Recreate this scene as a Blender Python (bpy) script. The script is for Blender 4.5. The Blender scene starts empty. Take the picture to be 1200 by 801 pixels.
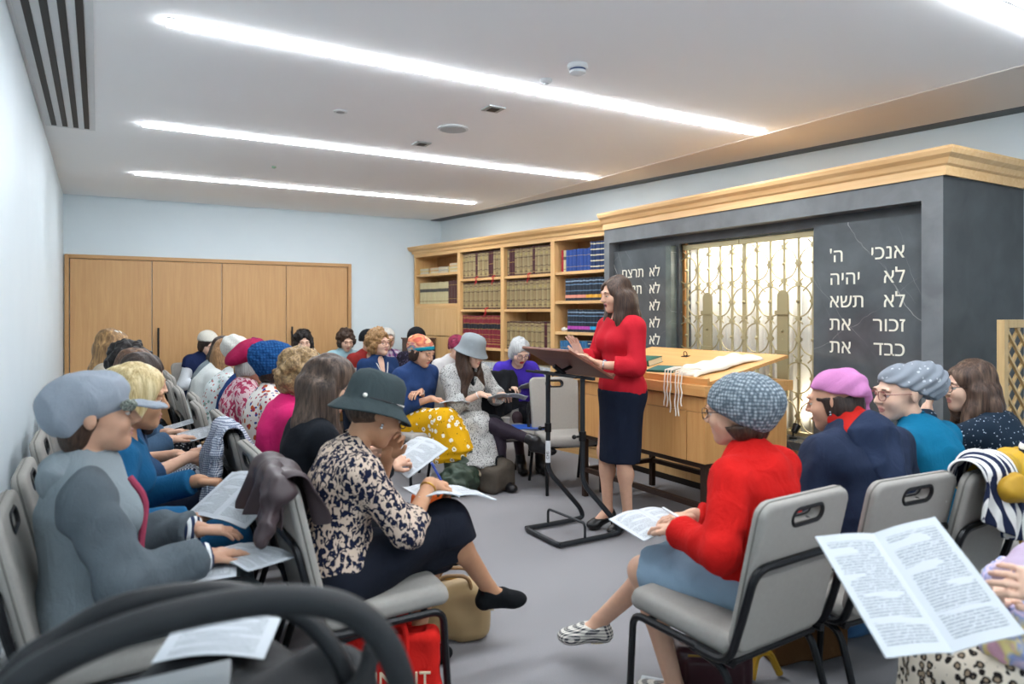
import bpy, bmesh, math, random
import numpy as np
from mathutils import Vector, Matrix
random.seed(7)
EXPO = 1.42
SC = bpy.context.scene
COL = SC.collection
PI = math.pi

# ------------------------------------------------------------------ camera
THETA = math.radians(30.4); FPX = 826.0; HOR = 366.0; CAMZ = 1.48
def at(px, py, d):
    """a point at depth d seen at pixel (px, py) of the 1200x801 frame"""
    r = (px - 600) / FPX * d
    return np.array([d*math.sin(THETA) + r*math.cos(THETA), d*math.cos(THETA) - r*math.sin(THETA), CAMZ - (py - HOR)/FPX*d])

# ------------------------------------------------------------------ objects and custom properties
def link(o, parent=None):
    COL.objects.link(o)
    if parent is not None:
        o.parent = parent
    return o
def tag(o, label=None, cat=None, group=None, kind=None):
    if label: o['label'] = label
    if cat: o['category'] = cat
    if group: o['group'] = group
    if kind: o['kind'] = kind
    return o
def empty(name, loc=(0,0,0), rz=0.0):
    o = bpy.data.objects.new(name, None); COL.objects.link(o)
    o.location = loc; o.rotation_euler = (0,0,rz); o.empty_display_size = .1
    return o
def kids(o):
    return [c for c in bpy.data.objects if c.parent is o]
def copy_tree(o, parent=None):
    c = o.copy(); COL.objects.link(c)
    c.parent = parent
    for ch in kids(o):
        copy_tree(ch, c)
    return c

# ------------------------------------------------------------------ mesh builder
class MB:
    def __init__(s): s.v = []; s.f = []; s.m = []
    def add(s, V, F, M=None, mi=0):
        n = len(s.v)
        for p in V:
            p = Vector(p)
            s.v.append(M @ p if M is not None else p)
        for q in F:
            s.f.append(tuple(n+i for i in q)); s.m.append(mi)
        return s
    def box(s, x0, x1, y0, y1, z0, z1, M=None, mi=0):
        V = [(x,y,z) for z in (z0,z1) for y in (y0,y1) for x in (x0,x1)]
        F = [(0,2,3,1),(4,5,7,6),(0,1,5,4),(2,6,7,3),(0,4,6,2),(1,3,7,5)]
        return s.add(V, F, M, mi)
    def prism(s, poly, z0, z1, M=None, mi=0):
        n = len(poly)
        V = [(x,y,z0) for x,y in poly] + [(x,y,z1) for x,y in poly]
        F = [tuple(range(n-1,-1,-1)), tuple(range(n,2*n))] + [(i,(i+1)%n,n+(i+1)%n,n+i) for i in range(n)]
        return s.add(V, F, M, mi)
    def tube(s, pts, r, seg=10, closed=False, M=None, mi=0, square=False):
        P = [Vector(p) for p in pts]; n = len(P)
        R = r if isinstance(r, (list, tuple)) else [r]*n
        V = []; F = []
        up = None
        for i in range(n):
            if closed: t = (P[(i+1)%n] - P[i-1]).normalized()
            elif i == 0: t = (P[1]-P[0]).normalized()
            elif i == n-1: t = (P[-1]-P[-2]).normalized()
            else: t = ((P[i+1]-P[i]).normalized() + (P[i]-P[i-1]).normalized()).normalized()
            if up is None:
                a = Vector((0,0,1)) if abs(t.z) < .9 else Vector((1,0,0))
                up = (a - t*a.dot(t)).normalized()
            else:
                up = (up - t*up.dot(t)).normalized()
            w = t.cross(up)
            for k in range(seg):
                a = 2*PI*(k+.5)/seg
                c, q = math.cos(a), math.sin(a)
                if square:
                    mx = max(abs(c), abs(q)); c, q = c/mx, q/mx
                V.append(P[i] + up*(R[i]*c) + w*(R[i]*q))
        m = n if closed else n-1
        for i in range(m):
            for k in range(seg):
                a = i*seg+k; b = i*seg+(k+1)%seg
                c = ((i+1)%n)*seg+(k+1)%seg; d = ((i+1)%n)*seg+k
                F.append((a,b,c,d))
        if not closed:
            F.append(tuple(range(seg-1,-1,-1))); F.append(tuple((n-1)*seg+k for k in range(seg)))
        return s.add(V, F, M, mi)
    def lathe(s, prof, seg=24, M=None, mi=0, sx=1, sy=1, cap=True):
        V = []; F = []
        n = len(prof)
        for r, z in prof:
            for k in range(seg):
                a = 2*PI*k/seg
                V.append((r*math.cos(a)*sx, r*math.sin(a)*sy, z))
        for i in range(n-1):
            for k in range(seg):
                F.append((i*seg+k, i*seg+(k+1)%seg, (i+1)*seg+(k+1)%seg, (i+1)*seg+k))
        if cap:
            F.append(tuple(range(seg-1,-1,-1))); F.append(tuple((n-1)*seg+k for k in range(seg)))
        return s.add(V, F, M, mi)
    def sweep(s, prof, path, M=None, mi=0):
        """closed 2-D profile (out, up) swept along a flat path with mitred corners"""
        V = []; F = []; n = len(prof); P = [Vector((p[0],p[1])) for p in path]; L = len(P)
        for i in range(L):
            if i == 0: d = (P[1]-P[0]).normalized(); nrm = Vector((d.y,-d.x)); sc = 1
            elif i == L-1: d = (P[-1]-P[-2]).normalized(); nrm = Vector((d.y,-d.x)); sc = 1
            else:
                d0 = (P[i]-P[i-1]).normalized(); d1 = (P[i+1]-P[i]).normalized()
                n0 = Vector((d0.y,-d0.x)); n1 = Vector((d1.y,-d1.x)); nrm = (n0+n1).normalized(); sc = 1/max(.2, nrm.dot(n0))
            for o, z in prof:
                V.append((P[i].x+nrm.x*o*sc, P[i].y+nrm.y*o*sc, z))
        for i in range(L-1):
            for k in range(n):
                F.append((i*n+k, i*n+(k+1)%n, (i+1)*n+(k+1)%n, (i+1)*n+k))
        F.append(tuple(range(n-1,-1,-1))); F.append(tuple((L-1)*n+k for k in range(n)))
        return s.add(V, F, M, mi)
    def sphere(s, c, r, n=4, M=None, mi=0):
        V, F = cube_sphere(n)
        rr = np.array(r if hasattr(r, '__len__') else (r,r,r))
        return s.add([tuple(np.array(c)+v*rr) for v in V], [tuple(q) for q in F], M, mi)
    def text(s, body, size, M, depth=.003, align='LEFT', mi=0):
        c = bpy.data.curves.new('lettering', 'FONT'); c.body = body; c.size = size; c.extrude = depth; c.align_x = align
        c.resolution_u = 3; c.offset = 0
        o = bpy.data.objects.new('lettering', c); COL.objects.link(o)
        bpy.context.view_layer.update()
        me = o.to_mesh()
        s.add([v.co.copy() for v in me.vertices], [tuple(p.vertices) for p in me.polygons], M, mi)
        o.to_mesh_clear(); bpy.data.objects.remove(o); bpy.data.curves.remove(c)
        return s
    def text_solid(s, body, size, M, depth=.003, align='LEFT', mi=0):
        """letters without counters: every outline is filled by itself, so overlapping strokes stay solid"""
        c = bpy.data.curves.new('lettering', 'FONT'); c.body = body; c.size = size; c.align_x = align
        o = bpy.data.objects.new('lettering', c); COL.objects.link(o)
        bpy.context.view_layer.update(); cc = o.to_curve(bpy.context.evaluated_depsgraph_get())
        for sp in cc.splines:
            n = bpy.data.curves.new('stroke', 'CURVE'); n.dimensions = '2D'; n.fill_mode = 'BOTH'; n.extrude = depth; n.resolution_u = 3
            q = n.splines.new('BEZIER'); q.bezier_points.add(len(sp.bezier_points)-1); q.use_cyclic_u = True
            for u, v in zip(sp.bezier_points, q.bezier_points):
                v.handle_left_type = v.handle_right_type = 'FREE'; v.co = u.co; v.handle_left = u.handle_left; v.handle_right = u.handle_right
            w = bpy.data.objects.new('stroke', n); COL.objects.link(w); bpy.context.view_layer.update()
            me = w.to_mesh(); s.add([v.co.copy() for v in me.vertices], [tuple(p.vertices) for p in me.polygons], M, mi); w.to_mesh_clear()
            bpy.data.objects.remove(w); bpy.data.curves.remove(n)
        o.to_curve_clear(); bpy.data.objects.remove(o); bpy.data.curves.remove(c)
        return s
    def build(s, name, mat, parent=None, smooth=False, bevel=0, loc=None, fix=True):
        me = bpy.data.meshes.new(name)
        me.from_pydata([tuple(v) for v in s.v], [], s.f)
        ms = mat if isinstance(mat, (list, tuple)) else [mat]
        for m in ms: me.materials.append(m)
        if len(ms) > 1:
            me.polygons.foreach_set('material_index', s.m)
        if fix:
            bm = bmesh.new(); bm.from_mesh(me); bmesh.ops.recalc_face_normals(bm, faces=bm.faces); bm.to_mesh(me); bm.free()
        if smooth:
            me.polygons.foreach_set('use_smooth', [True]*len(me.polygons))
            if smooth != 'all': me.set_sharp_from_angle(angle=math.radians(40))
        o = bpy.data.objects.new(name, me); link(o, parent)
        if loc is not None: o.location = loc
        if bevel:
            b = o.modifiers.new('bevel', 'BEVEL'); b.width = bevel; b.segments = 2; b.limit_method = 'ANGLE'
        return o

_cs = {}
def cube_sphere(n):
    if n in _cs: return _cs[n]
    V = []; F = []; idx = {}
    def vid(p):
        k = tuple(round(x, 5) for x in p)
        if k not in idx:
            idx[k] = len(V); q = np.array(p, float); V.append(q/np.linalg.norm(q))
        return idx[k]
    for ax in range(3):
        for sg in (-1, 1):
            for i in range(n):
                for j in range(n):
                    q = []
                    for a, b in ((i,j),(i+1,j),(i+1,j+1),(i,j+1)):
                        u = math.tan((a/n-.5)*PI/2); w = math.tan((b/n-.5)*PI/2)
                        p = [0,0,0]; p[ax] = sg; p[(ax+1)%3] = u*sg; p[(ax+2)%3] = w
                        q.append(vid(p))
                    F.append(q)
    _cs[n] = (np.array(V), np.array(F)); return _cs[n]

def fillet(pts, r, n=5):
    """round the inner corners of a polyline"""
    P = [Vector(p) for p in pts]; out = [P[0]]
    for i in range(1, len(P)-1):
        a = (P[i-1]-P[i]); b = (P[i+1]-P[i])
        rr = min(r, a.length*.49, b.length*.49)
        p0 = P[i]+a.normalized()*rr; p1 = P[i]+b.normalized()*rr
        for k in range(n+1):
            t = k/n
            out.append(p0*(1-t)**2 + P[i]*(2*t*(1-t)) + p1*t*t)
    out.append(P[-1]); return out

# ------------------------------------------------------------------ materials
def lin(h):
    if isinstance(h, str):
        h = h.lstrip('#'); c = [int(h[i:i+2],16)/255 for i in (0,2,4)]
        return tuple((x/12.92 if x <= .04045 else ((x+.055)/1.055)**2.4) for x in c) + (1,)
    return tuple(h)
class NT:
    def __init__(s, name, rough=.8, metal=0.0, spec=.4):
        s.m = bpy.data.materials.new(name); s.m.use_nodes = True
        s.t = s.m.node_tree; s.b = s.t.nodes['Principled BSDF']
        s.b.inputs['Roughness'].default_value = rough; s.b.inputs['Metallic'].default_value = metal
        s.b.inputs['Specular IOR Level'].default_value = spec
        s._co = None
    def n(s, typ, **kw):
        nd = s.t.nodes.new(typ)
        for k, v in kw.items():
            if k in nd.inputs: 
                nd.inputs[k].default_value = v
            else: setattr(nd, k, v)
        return nd
    def l(s, a, b): s.t.links.new(a, b); return b
    def co(s, scale=(1,1,1), rot=(0,0,0), which='Object'):
        tc = s.n('ShaderNodeTexCoord'); mp = s.n('ShaderNodeMapping')
        mp.inputs['Scale'].default_value = scale; mp.inputs['Rotation'].default_value = rot
        s.l(tc.outputs[which], mp.inputs['Vector']); return mp.outputs['Vector']
    def noise(s, co, scale, detail=3, dist=0.0):
        nd = s.n('ShaderNodeTexNoise'); nd.inputs['Scale'].default_value = scale; nd.inputs['Detail'].default_value = detail
        nd.inputs['Distortion'].default_value = dist
        s.l(co, nd.inputs['Vector']); return nd.outputs['Fac']
    def vor(s, co, scale, feature='F1', rnd=1.0):
        nd = s.n('ShaderNodeTexVoronoi'); nd.feature = feature; nd.inputs['Scale'].default_value = scale
        nd.inputs['Randomness'].default_value = rnd
        s.l(co, nd.inputs['Vector']); return nd
    def ramp(s, fac, stops, interp='LINEAR'):
        nd = s.n('ShaderNodeValToRGB'); nd.color_ramp.interpolation = interp
        e = nd.color_ramp.elements
        while len(e) < len(stops): e.new(.5)
        for i, (p, c) in enumerate(stops):
            e[i].position = p; e[i].color = lin(c)
        s.l(fac, nd.inputs['Fac']); return nd.outputs['Color']
    def mix(s, fac, a, b, mode='MIX'):
        nd = s.n('ShaderNodeMix'); nd.data_type = 'RGBA'; nd.blend_type = mode
        for val, k in ((fac, 0), (a, 6), (b, 7)):
            if hasattr(val, 'links'): s.l(val, nd.inputs[k])
            elif k == 0: nd.inputs[0].default_value = val
            else: nd.inputs[k].default_value = lin(val)
        return nd.outputs[2]
    def math(s, op, a, b=0.0):
        nd = s.n('ShaderNodeMath'); nd.operation = op
        for val, k in ((a,0),(b,1)):
            if hasattr(val, 'links'): s.l(val, nd.inputs[k])
            else: nd.inputs[k].default_value = val
        return nd.outputs[0]
    def sep(s, co):
        nd = s.n('ShaderNodeSeparateXYZ'); s.l(co, nd.inputs[0]); return nd.outputs
    def bump(s, h, strength=.3, dist=.01):
        nd = s.n('ShaderNodeBump'); nd.inputs['Strength'].default_value = strength; nd.inputs['Distance'].default_value = dist
        s.l(h, nd.inputs['Height']); s.l(nd.outputs['Normal'], s.b.inputs['Normal'])
    def color(s, c):
        if hasattr(c, 'links'): s.l(c, s.b.inputs['Base Color'])
        else: s.b.inputs['Base Color'].default_value = lin(c)
        return s
_mc = {}
def cached(fn):
    def w(*a, **k):
        key = (fn.__name__, str(a), str(k))
        if key not in _mc: _mc[key] = fn(*a, **k)
        return _mc[key]
    return w
@cached
def plain(name, c, rough=.6, metal=0.0, var=.06, scale=9, spec=.4, bump=0):
    t = NT(name, rough, metal, spec); co = t.co()
    n = t.noise(co, scale, 3)
    t.color(t.mix(t.math('MULTIPLY', n, var*2), c, '#101010'))
    if bump: t.bump(t.noise(co, bump, 3), .25, .004)
    return t.m
@cached
def fabric(c, c2=None, scale=420, rough=.92, amp=.35):
    t = NT('fabric', rough, 0, .15); co = t.co()
    n = t.noise(co, scale, 2); n2 = t.noise(co, 7, 3)
    dark = c2 or tuple(x*.72 for x in lin(c)[:3])+(1,)
    t.color(t.mix(t.math('MULTIPLY', t.math('ADD', n, n2), .5), dark, c))
    t.bump(t.math('ADD', t.math('MULTIPLY', n, .10), t.noise(t.co((1,1,.6)), 13, 3, 1.2)), amp+.25, .012)
    return t.m
@cached
def wood(name, c1, c2, axis='z', scale=1.0, rough=.45):
    t = NT(name, rough, 0, .35)
    sc = {'x': (1.2,22,22), 'y': (22,1.2,22), 'z': (22,22,1.2)}[axis]
    co = t.co(tuple(a*scale for a in sc))
    n = t.noise(co, 1.6, 5, .8)
    big = t.noise(t.co(tuple(a*scale*.12 for a in sc)), 1.0, 2)
    f = t.math('ADD', t.math('MULTIPLY', n, .75), t.math('MULTIPLY', big, .25))
    t.color(t.ramp(f, [(.25, c1), (.75, c2)]))
    t.bump(n, .08, .003)
    return t.m
@cached
def stone(name, c1, c2, vein=None, rough=.5, spec=.5, vscale=1.3):
    t = NT(name, rough, 0, spec); co = t.co()
    n = t.noise(co, 5, 6, .4)
    base = t.ramp(n, [(.3, c1), (.7, c2)])
    if vein:
        x, y, z = t.sep(co)
        for q, (ay, az, ph, fr, th) in enumerate(((.75,.66,.13,1.9,.010),(.93,.37,.41,1.3,.006),(.55,-.83,.7,.9,.007),(.8,.6,.33,.8,.022))):
            d = t.math('ADD', t.math('ADD', t.math('MULTIPLY', y, ay*fr*vscale), t.math('MULTIPLY', z, -az*fr*vscale)), ph)
            d = t.math('ADD', d, t.math('MULTIPLY', t.noise(t.co((1,1,1),(.1*q,.3,0)), 2.5, 4), .22))
            e = t.math('ABSOLUTE', t.math('SUBTRACT', t.math('FRACT', d), .5))
            f = t.math('LESS_THAN', e, th*.13)
            mask = t.ramp(t.noise(t.co((1,1,1),(.5*q,1.3,.2)), 2.6, 3), [(.42,'#000000'),(.66,'#c8c8c8')])
            base = t.mix(t.math('MULTIPLY', f, mask), base, vein)
    t.color(base); return t.m
@cached
def glow(name, c, strength):
    t = NT(name); t.color(c)
    t.b.inputs['Emission Color'].default_value = lin(c); t.b.inputs['Emission Strength'].default_value = strength
    return t.m
@cached
def printed(c='#b9bfc4', ink='#5d636b', rows=85.0):
    """a page of small print: broken grey lines inside margins (Generated coordinates)"""
    t = NT('printed_page', .6, 0, .2); g = t.co((1,1,1), (0,0,0), 'Generated'); x, y, z = t.sep(g)
    fr = t.math('FRACT', t.math('MULTIPLY', y, rows*.5))
    row = t.math('MULTIPLY', t.math('GREATER_THAN', fr, .3), t.math('LESS_THAN', fr, .8))
    wn = t.noise(t.co((70, rows*.5, 1), (0,0,0), 'Generated'), 1.0, 1)
    word = t.math('GREATER_THAN', wn, .42)
    m = t.math('MULTIPLY', row, word)
    for s_, a, b in ((x,.12,.9),(y,.07,.93)):
        m = t.math('MULTIPLY', m, t.math('MULTIPLY', t.math('GREATER_THAN', s_, a), t.math('LESS_THAN', s_, b)))
    gap = t.math('GREATER_THAN', t.noise(t.co((.5,9,1),(0,0,0),'Generated'),1.0,0), .36)
    m = t.math('MULTIPLY', t.math('MULTIPLY', m, gap), .72)
    t.color(t.mix(m, c, ink)); return t.m
# printed patterns on cloth
@cached
def pat_spots(base, cols, scale=26, size=.33, leaf=None):
    t = NT('printed_fabric', .9, 0, .15); out = base
    for i, c in enumerate(cols):
        co = t.co((1,1,1), (.3*i, .7*i, .2*i)); 
        v = t.vor(co, scale*(1+.17*i)); wob = t.noise(co, scale*3, 1)
        d = t.math('ADD', v.outputs['Distance'], t.math('MULTIPLY', t.math('SUBTRACT', wob, .5), .35))
        out = t.mix(t.math('LESS_THAN', d, size if i == 0 else size*.85), out, c)
    t.color(out); t.bump(t.noise(t.co(), 400, 2), .2, .002); return t.m
@cached
def pat_daisy():
    t = NT('printed_fabric', .9, 0, .15); co = t.co()
    v = t.vor(co, 17, 'F1', .8); wob = t.noise(co, 80, 1)
    d = t.math('ADD', v.outputs['Distance'], t.math('MULTIPLY', t.math('SUBTRACT', wob, .5), .3))
    o = t.mix(t.math('LESS_THAN', d, .33), '#d3a012', '#efe9d8')
    o = t.mix(t.math('LESS_THAN', d, .12), o, '#9c8a5a')
    v2 = t.noise(t.co((1,1,1),(.4,.2,.9)), 46, 1)
    o = t.mix(t.math('GREATER_THAN', v2, .7), o, '#6d5310')
    t.color(o); return t.m
@cached
def pat_blot(base, dark, scale=45, thr=.52, mid=None):
    t = NT('printed_fabric', .9, 0, .15); co = t.co((1,1,.75))
    n = t.noise(co, scale, 2, .9)
    o = t.mix(t.math('GREATER_THAN', n, thr), base, dark)
    if mid: o = t.mix(t.math('GREATER_THAN', t.noise(t.co((1,.8,1),(1,.4,.2)), scale*.8, 1), .66), o, mid)
    t.color(o); t.bump(t.noise(co, 300, 2), .2, .002); return t.m
@cached
def pat_leopard():
    t = NT('printed_fabric', .9, 0, .15); co = t.co()
    v = t.vor(co, 42, 'F1', .9); wob = t.noise(co, 70, 1)
    d = t.math('ADD', v.outputs['Distance'], t.math('MULTIPLY', t.math('SUBTRACT', wob, .5), .45))
    o = t.mix(t.math('LESS_THAN', d, .47), '#cfc5b4', '#211d1c')
    o = t.mix(t.math('LESS_THAN', d, .24), o, '#8d7d68')
    t.color(o); return t.m
@cached
def pat_check(a, b, scale=55, plaid=None):
    t = NT('checked_fabric', .9, 0, .15); x, y, z = t.sep(t.co())
    s1 = t.math('GREATER_THAN', t.math('SINE', t.math('MULTIPLY', t.math('ADD', x, y), scale*6.28)), 0)
    s2 = t.math('GREATER_THAN', t.math('SINE', t.math('MULTIPLY', z, scale*6.28)), 0)
    o = t.mix(t.math('MULTIPLY', t.math('ADD', s1, s2), .5), a, b)
    if plaid:
        s3 = t.math('GREATER_THAN', t.math('SINE', t.math('MULTIPLY', t.math('ADD', x, y), scale*2.1)), .75)
        o = t.mix(s3, o, plaid)
    t.color(o); return t.m
@cached
def pat_stripe(a, b, scale=28, ax='z'):
    t = NT('striped_fabric', .9, 0, .15); x, y, z = t.sep(t.co())
    v = {'z': z, 'x': x, 'y': y}[ax]
    w = t.math('ADD', v, t.math('MULTIPLY', t.noise(t.co(), 6, 1), .05))
    o = t.mix(t.math('GREATER_THAN', t.math('SINE', t.math('MULTIPLY', w, scale*6.28)), 0), a, b)
    t.color(o); return t.m
@cached
def pat_chevron(a, b):
    t = NT('chevron_fabric', .9, 0, .15); x, y, z = t.sep(t.co())
    zig = t.math('MULTIPLY', t.math('ABSOLUTE', t.math('SUBTRACT', t.math('FRACT', t.math('MULTIPLY', x, 22)), .5)), .05)
    s = t.math('SINE', t.math('MULTIPLY', t.math('ADD', t.math('ADD', y, z), zig), 62*6.28))
    t.color(t.mix(t.math('GREATER_THAN', s, 0), a, b)); return t.m
@cached
def pat_swirl(cols, scale=5, ax=(1,1,3), dist=.5):
    t = NT('multicolour_fabric', .85, 0, .2); co = t.co(ax)
    n = t.noise(co, scale, 2, dist)
    st = [(.3+.4*i/(len(cols)-1), c) for i, c in enumerate(cols)]
    t.color(t.ramp(n, st)); t.bump(t.noise(t.co(), 260, 2), .3, .003); return t.m
@cached
def knit(c, c2, scale=95, amp=.9):
    t = NT('knitted_fabric', .95, 0, .1); co = t.co()
    v = t.vor(co, scale, 'F1', .25)
    t.color(t.ramp(v.outputs['Distance'], [(.12, c), (.6, c2)]))
    t.bump(t.math('SUBTRACT', 1.0, v.outputs['Distance']), amp, .006); return t.m
@cached
def hairmat(c, c2, curly=False, streak=None):
    t = NT('hair', .5, 0, .35)
    co = t.co((130,130,9)) if not curly else t.co((90,90,90))
    n = t.noise(co, 1.0, 3, .6)
    o = t.ramp(n, [(.3, c2), (.7, c)])
    if streak: o = t.mix(t.ramp(t.noise(t.co((40,40,3)), 1.0, 2), [(.5,'#000000'),(.72,'#ffffff')]), o, streak)
    t.color(o); t.bump(n, .6, .004); return t.m
@cached
def skin(c='#c99678'):
    t = NT('skin', .55, 0, .3); co = t.co()
    dk = tuple(x*.86 for x in lin(c)[:3])+(1,)
    t.color(t.mix(t.noise(co, 40, 3), dk, c))
    t.b.inputs['Subsurface Weight'].default_value = .08; t.b.inputs['Subsurface Radius'].default_value = (.01,.004,.002); t.b.inputs['Subsurface Scale'].default_value = .5
    return t.m
BLACKMETAL = plain('black_metal', '#17181a', .4, .3)
OAK = ('#c08c52', '#d9ab72')
# ------------------------------------------------------------------ the room
ZC = 2.81; XL = -.34; YB = 9.35; YF = -1.3
def xr(y): return 4.29 + .1405*(YB - y)              # the right wall runs 8 degrees off the left one
WALLP = NT('wall_paint', .55, 0, .3); WALLP.color(WALLP.mix(WALLP.noise(WALLP.co(), 3, 2), '#cfdce2', '#d6e2e7')); WALLP = WALLP.m
CEILP = plain('ceiling_paint', '#fafbfb', .8, 0, .004)
WARMTINT = plain('reflected_warm_tint', '#ddd6ce', .8, 0, .004)  # beige carries the warm light bounced from the oak cornice
def struct(o): o['kind'] = 'structure'; return o
floor_t = NT('carpet', .97, 0, .05); co = floor_t.co()
floor_t.color(floor_t.mix(floor_t.noise(co, 230, 3), floor_t.mix(floor_t.noise(co, 3, 3), '#7b7b7e', '#868588'), '#98979a'))
floor_t.bump(floor_t.noise(co, 320, 2), .6, .004)
m = MB(); m.prism([(XL-.2,YF-.2),(xr(YF)+.3,YF-.2),(xr(YB)+.3,YB+.3),(XL-.2,YB+.3)], -.12, 0); struct(m.build('floor', floor_t.m))
m = MB(); m.prism([(XL-.2,YF-.2),(xr(YF)+.3,YF-.2),(xr(YB)+.3,YB+.3),(XL-.2,YB+.3)], ZC, ZC+.12); struct(m.build('ceiling', CEILP))
m = MB(); m.box(XL-.12, XL, YF-.12, YB+.12, 0, ZC); struct(m.build('wall_left', WALLP))
m = MB(); m.box(XL, xr(YB)+.12, YB, YB+.12, 0, ZC); struct(m.build('wall_back', WALLP))
m = MB(); m.box(XL, xr(YF)+.1, YF-.12, YF, 0, ZC); struct(m.build('wall_front', WALLP))
m = MB(); m.prism([(xr(YF),YF),(xr(YF)+.12,YF),(xr(YB)+.12,YB),(xr(YB),YB)], 0, ZC); struct(m.build('wall_right', WALLP))
# ceiling wedge with reflected warm light put into its colour, between the ark line and the slanting right wall
m = MB(); m.prism([(4.29,YF),(xr(YF)-.17,YF),(xr(YB-1.2)-.17,YB-1.2),(4.29-.02,YB-1.2)], ZC-.006, ZC); struct(m.build('ceiling_tint_wedge', WARMTINT))
# linear slot along the right wall
m = MB(); m.prism([(xr(YF)-.165,YF),(xr(YF)-.01,YF),(xr(YB)-.01,YB),(xr(YB)-.165,YB)], ZC-.008, ZC); 
slot = tag(m.build('slot_vent', plain('dark_slot', '#565c60', .6)), 'long grey air slot along the top of the wall above the bookcase', 'vent')
MWHITE = plain('white_enamel', '#dfe3e4', .45)
DARK = plain('dark_plastic', '#141517', .5)
# four-slot diffuser over the left wall
e = tag(empty('linear_diffuser', (XL+.02, 3.0, ZC)), 'long white ceiling diffuser with four dark slots beside the left wall', 'vent')
m = MB(); m.box(0, .30, -4.0, 2.95, -.012, 0); m.build('frame', MWHITE, e)
for k in range(4):
    m = MB(); m.box(.035+.066*k, .066+.066*k, -3.95, 2.9, -.016, -.0122); m.build('slot', DARK, e)
# strip lights let into the ceiling
STRIP = glow('strip_diffuser', '#f6faff', 24.5)
for nm, y, x0, x1 in (('furthest',7.6,.30,3.92),('second furthest',5.6,.27,4.2),('second nearest',3.57,.27,4.2),('nearest',1.58,.27,4.2),('rear',-.45,.27,4.2)):
    e = empty('strip_light', ((x0+x1)/2, y, ZC))
    tag(e, f'{nm} of the long white strip lights set in the ceiling', 'light', 'ceiling strip lights')
    L = (x1-x0)/2
    m = MB(); m.box(-L, L, -.034, .034, -.0145, -.001); m.build('diffuser', STRIP, e)
    m = MB()
    for s in (-1,1): m.box(-L-.006, L+.006, .040*s-.005, .040*s+.005, -.004, 0)
    m.build('trim_rail', MWHITE, e)
# small ceiling fittings
def ceil_at(px, py):
    d = (ZC-CAMZ)*FPX/(HOR-py); return at(px, py, d)
p = ceil_at(677, 76); e = tag(empty('smoke_detector', (p[0],p[1],ZC)), 'white smoke detector with dark band between two nearest strip lights', 'smoke detector')
m = MB(); m.lathe([(.055,0),(.055,-.018),(.048,-.024)], 24); m.build('base', MWHITE, e, True)
m = MB(); m.lathe([(.043,-.024),(.043,-.034)], 24); m.build('sensor_band', plain('blue_band','#27406e',.5), e, True)
m = MB(); m.lathe([(.046,-.034),(.043,-.045),(.02,-.056)], 24); m.build('cap', MWHITE, e, True)
p = ceil_at(640, 93); e = tag(empty('motion_sensor', (p[0],p[1],ZC)), 'tiny round white sensor beside the smoke detector', 'sensor')
m = MB(); m.lathe([(.034,0),(.034,-.012),(.022,-.022)], 20); m.build('body', MWHITE, e, True)
m = MB(); m.sphere((0,0,-.022), (.014,.014,.010)); m.build('lens', plain('lens_white','#c9d0d2',.2), e, True)
p = ceil_at(531, 150); e = tag(empty('ceiling_speaker', (p[0],p[1],ZC)), 'round flush ceiling speaker with pale grille', 'speaker')
m = MB(); m.lathe([(.11,0),(.11,-.01),(.095,-.012)], 32); m.build('ring', MWHITE, e, True)
m = MB(); m.lathe([(.093,-.0122),(.093,-.015),(.05,-.018)], 32); m.build('grille', plain('grille_grey','#b9bfc0',.7), e, True)
p = ceil_at(399, 130); e = tag(empty('downlight', (p[0],p[1],ZC)), 'small round recessed ceiling spot in the middle of the ceiling', 'light')
m = MB(); m.lathe([(.045,0),(.045,-.008),(.03,-.01)], 24); m.build('ring', MWHITE, e, True)
m = MB(); m.lathe([(.028,-.0102),(.02,-.013)], 20); m.build('lamp', plain('lamp_grey','#8c9294',.4), e, True)
p = ceil_at(321, 195); o = MB().lathe([(.02,0),(.02,-.012),(.012,-.016)], 16).build('sprinkler_cap', plain('pale_green','#8fb59c',.5), None, True, loc=(p[0],p[1],ZC))
tag(o, 'tiny greenish ceiling cap behind the second furthest strip light', 'sprinkler')
for (px, py, w) in ((578,127,'nearer the smoke detector'),(494,168,'nearer the round ceiling speaker')):
    p = ceil_at(px, py); e = tag(empty('ceiling_vent', (p[0],p[1],ZC)), f'small square metal ceiling vent {w}', 'vent')
    m = MB(); m.box(-.06,.06,-.06,.06,-.008,0); m.build('plate', plain('vent_metal','#b4babb',.4,.4), e)
    m = MB(); m.box(-.03,.03,-.035,.035,-.012,-.0082); m.build('insert', DARK, e)

# ------------------------------------------------------------------ folding wooden doors on the back wall
OAKD = wood('oak_veneer', '#b98d5e', '#cda471', 'z')
OAKF = wood('oak_frame', '#b18757', '#c59a68', 'z')
OAKH = wood('oak_rail', '#b18757', '#c59a68', 'x')
m = MB(); m.box(XL+.012, XL+.055, YB-.05, YB, 0, 2.135); m.box(2.90, 2.945, YB-.05, YB, 0, 2.135)
struct(m.build('trim_2', OAKF, bevel=.004))
m = MB(); m.box(XL+.055, 2.90, YB-.05, YB, 2.09, 2.135); struct(m.build('trim_3', OAKH, bevel=.004))
edges = [XL+.06, .545, 1.314, 2.09, 2.895]
for k in range(4):
    x0, x1 = edges[k]+.004, edges[k+1]-.004
    m = MB(); m.box(x0, x1, YB-.035, YB-.004, .02, 2.085)
    d = struct(m.build(f'door_{k+1}', OAKD, bevel=.002))
    if k in (1, 3):
        h = MB(); x = x0+.06
        h.box(x-.011, x+.011, YB-.085, YB-.068, .5, 1.30); h.box(x-.009, x+.009, YB-.068, YB-.034, .56, .58); h.box(x-.009, x+.009, YB-.068, YB-.034, 1.22, 1.24)
        h.build('door_handle', BLACKMETAL, d, bevel=.002)
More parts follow.
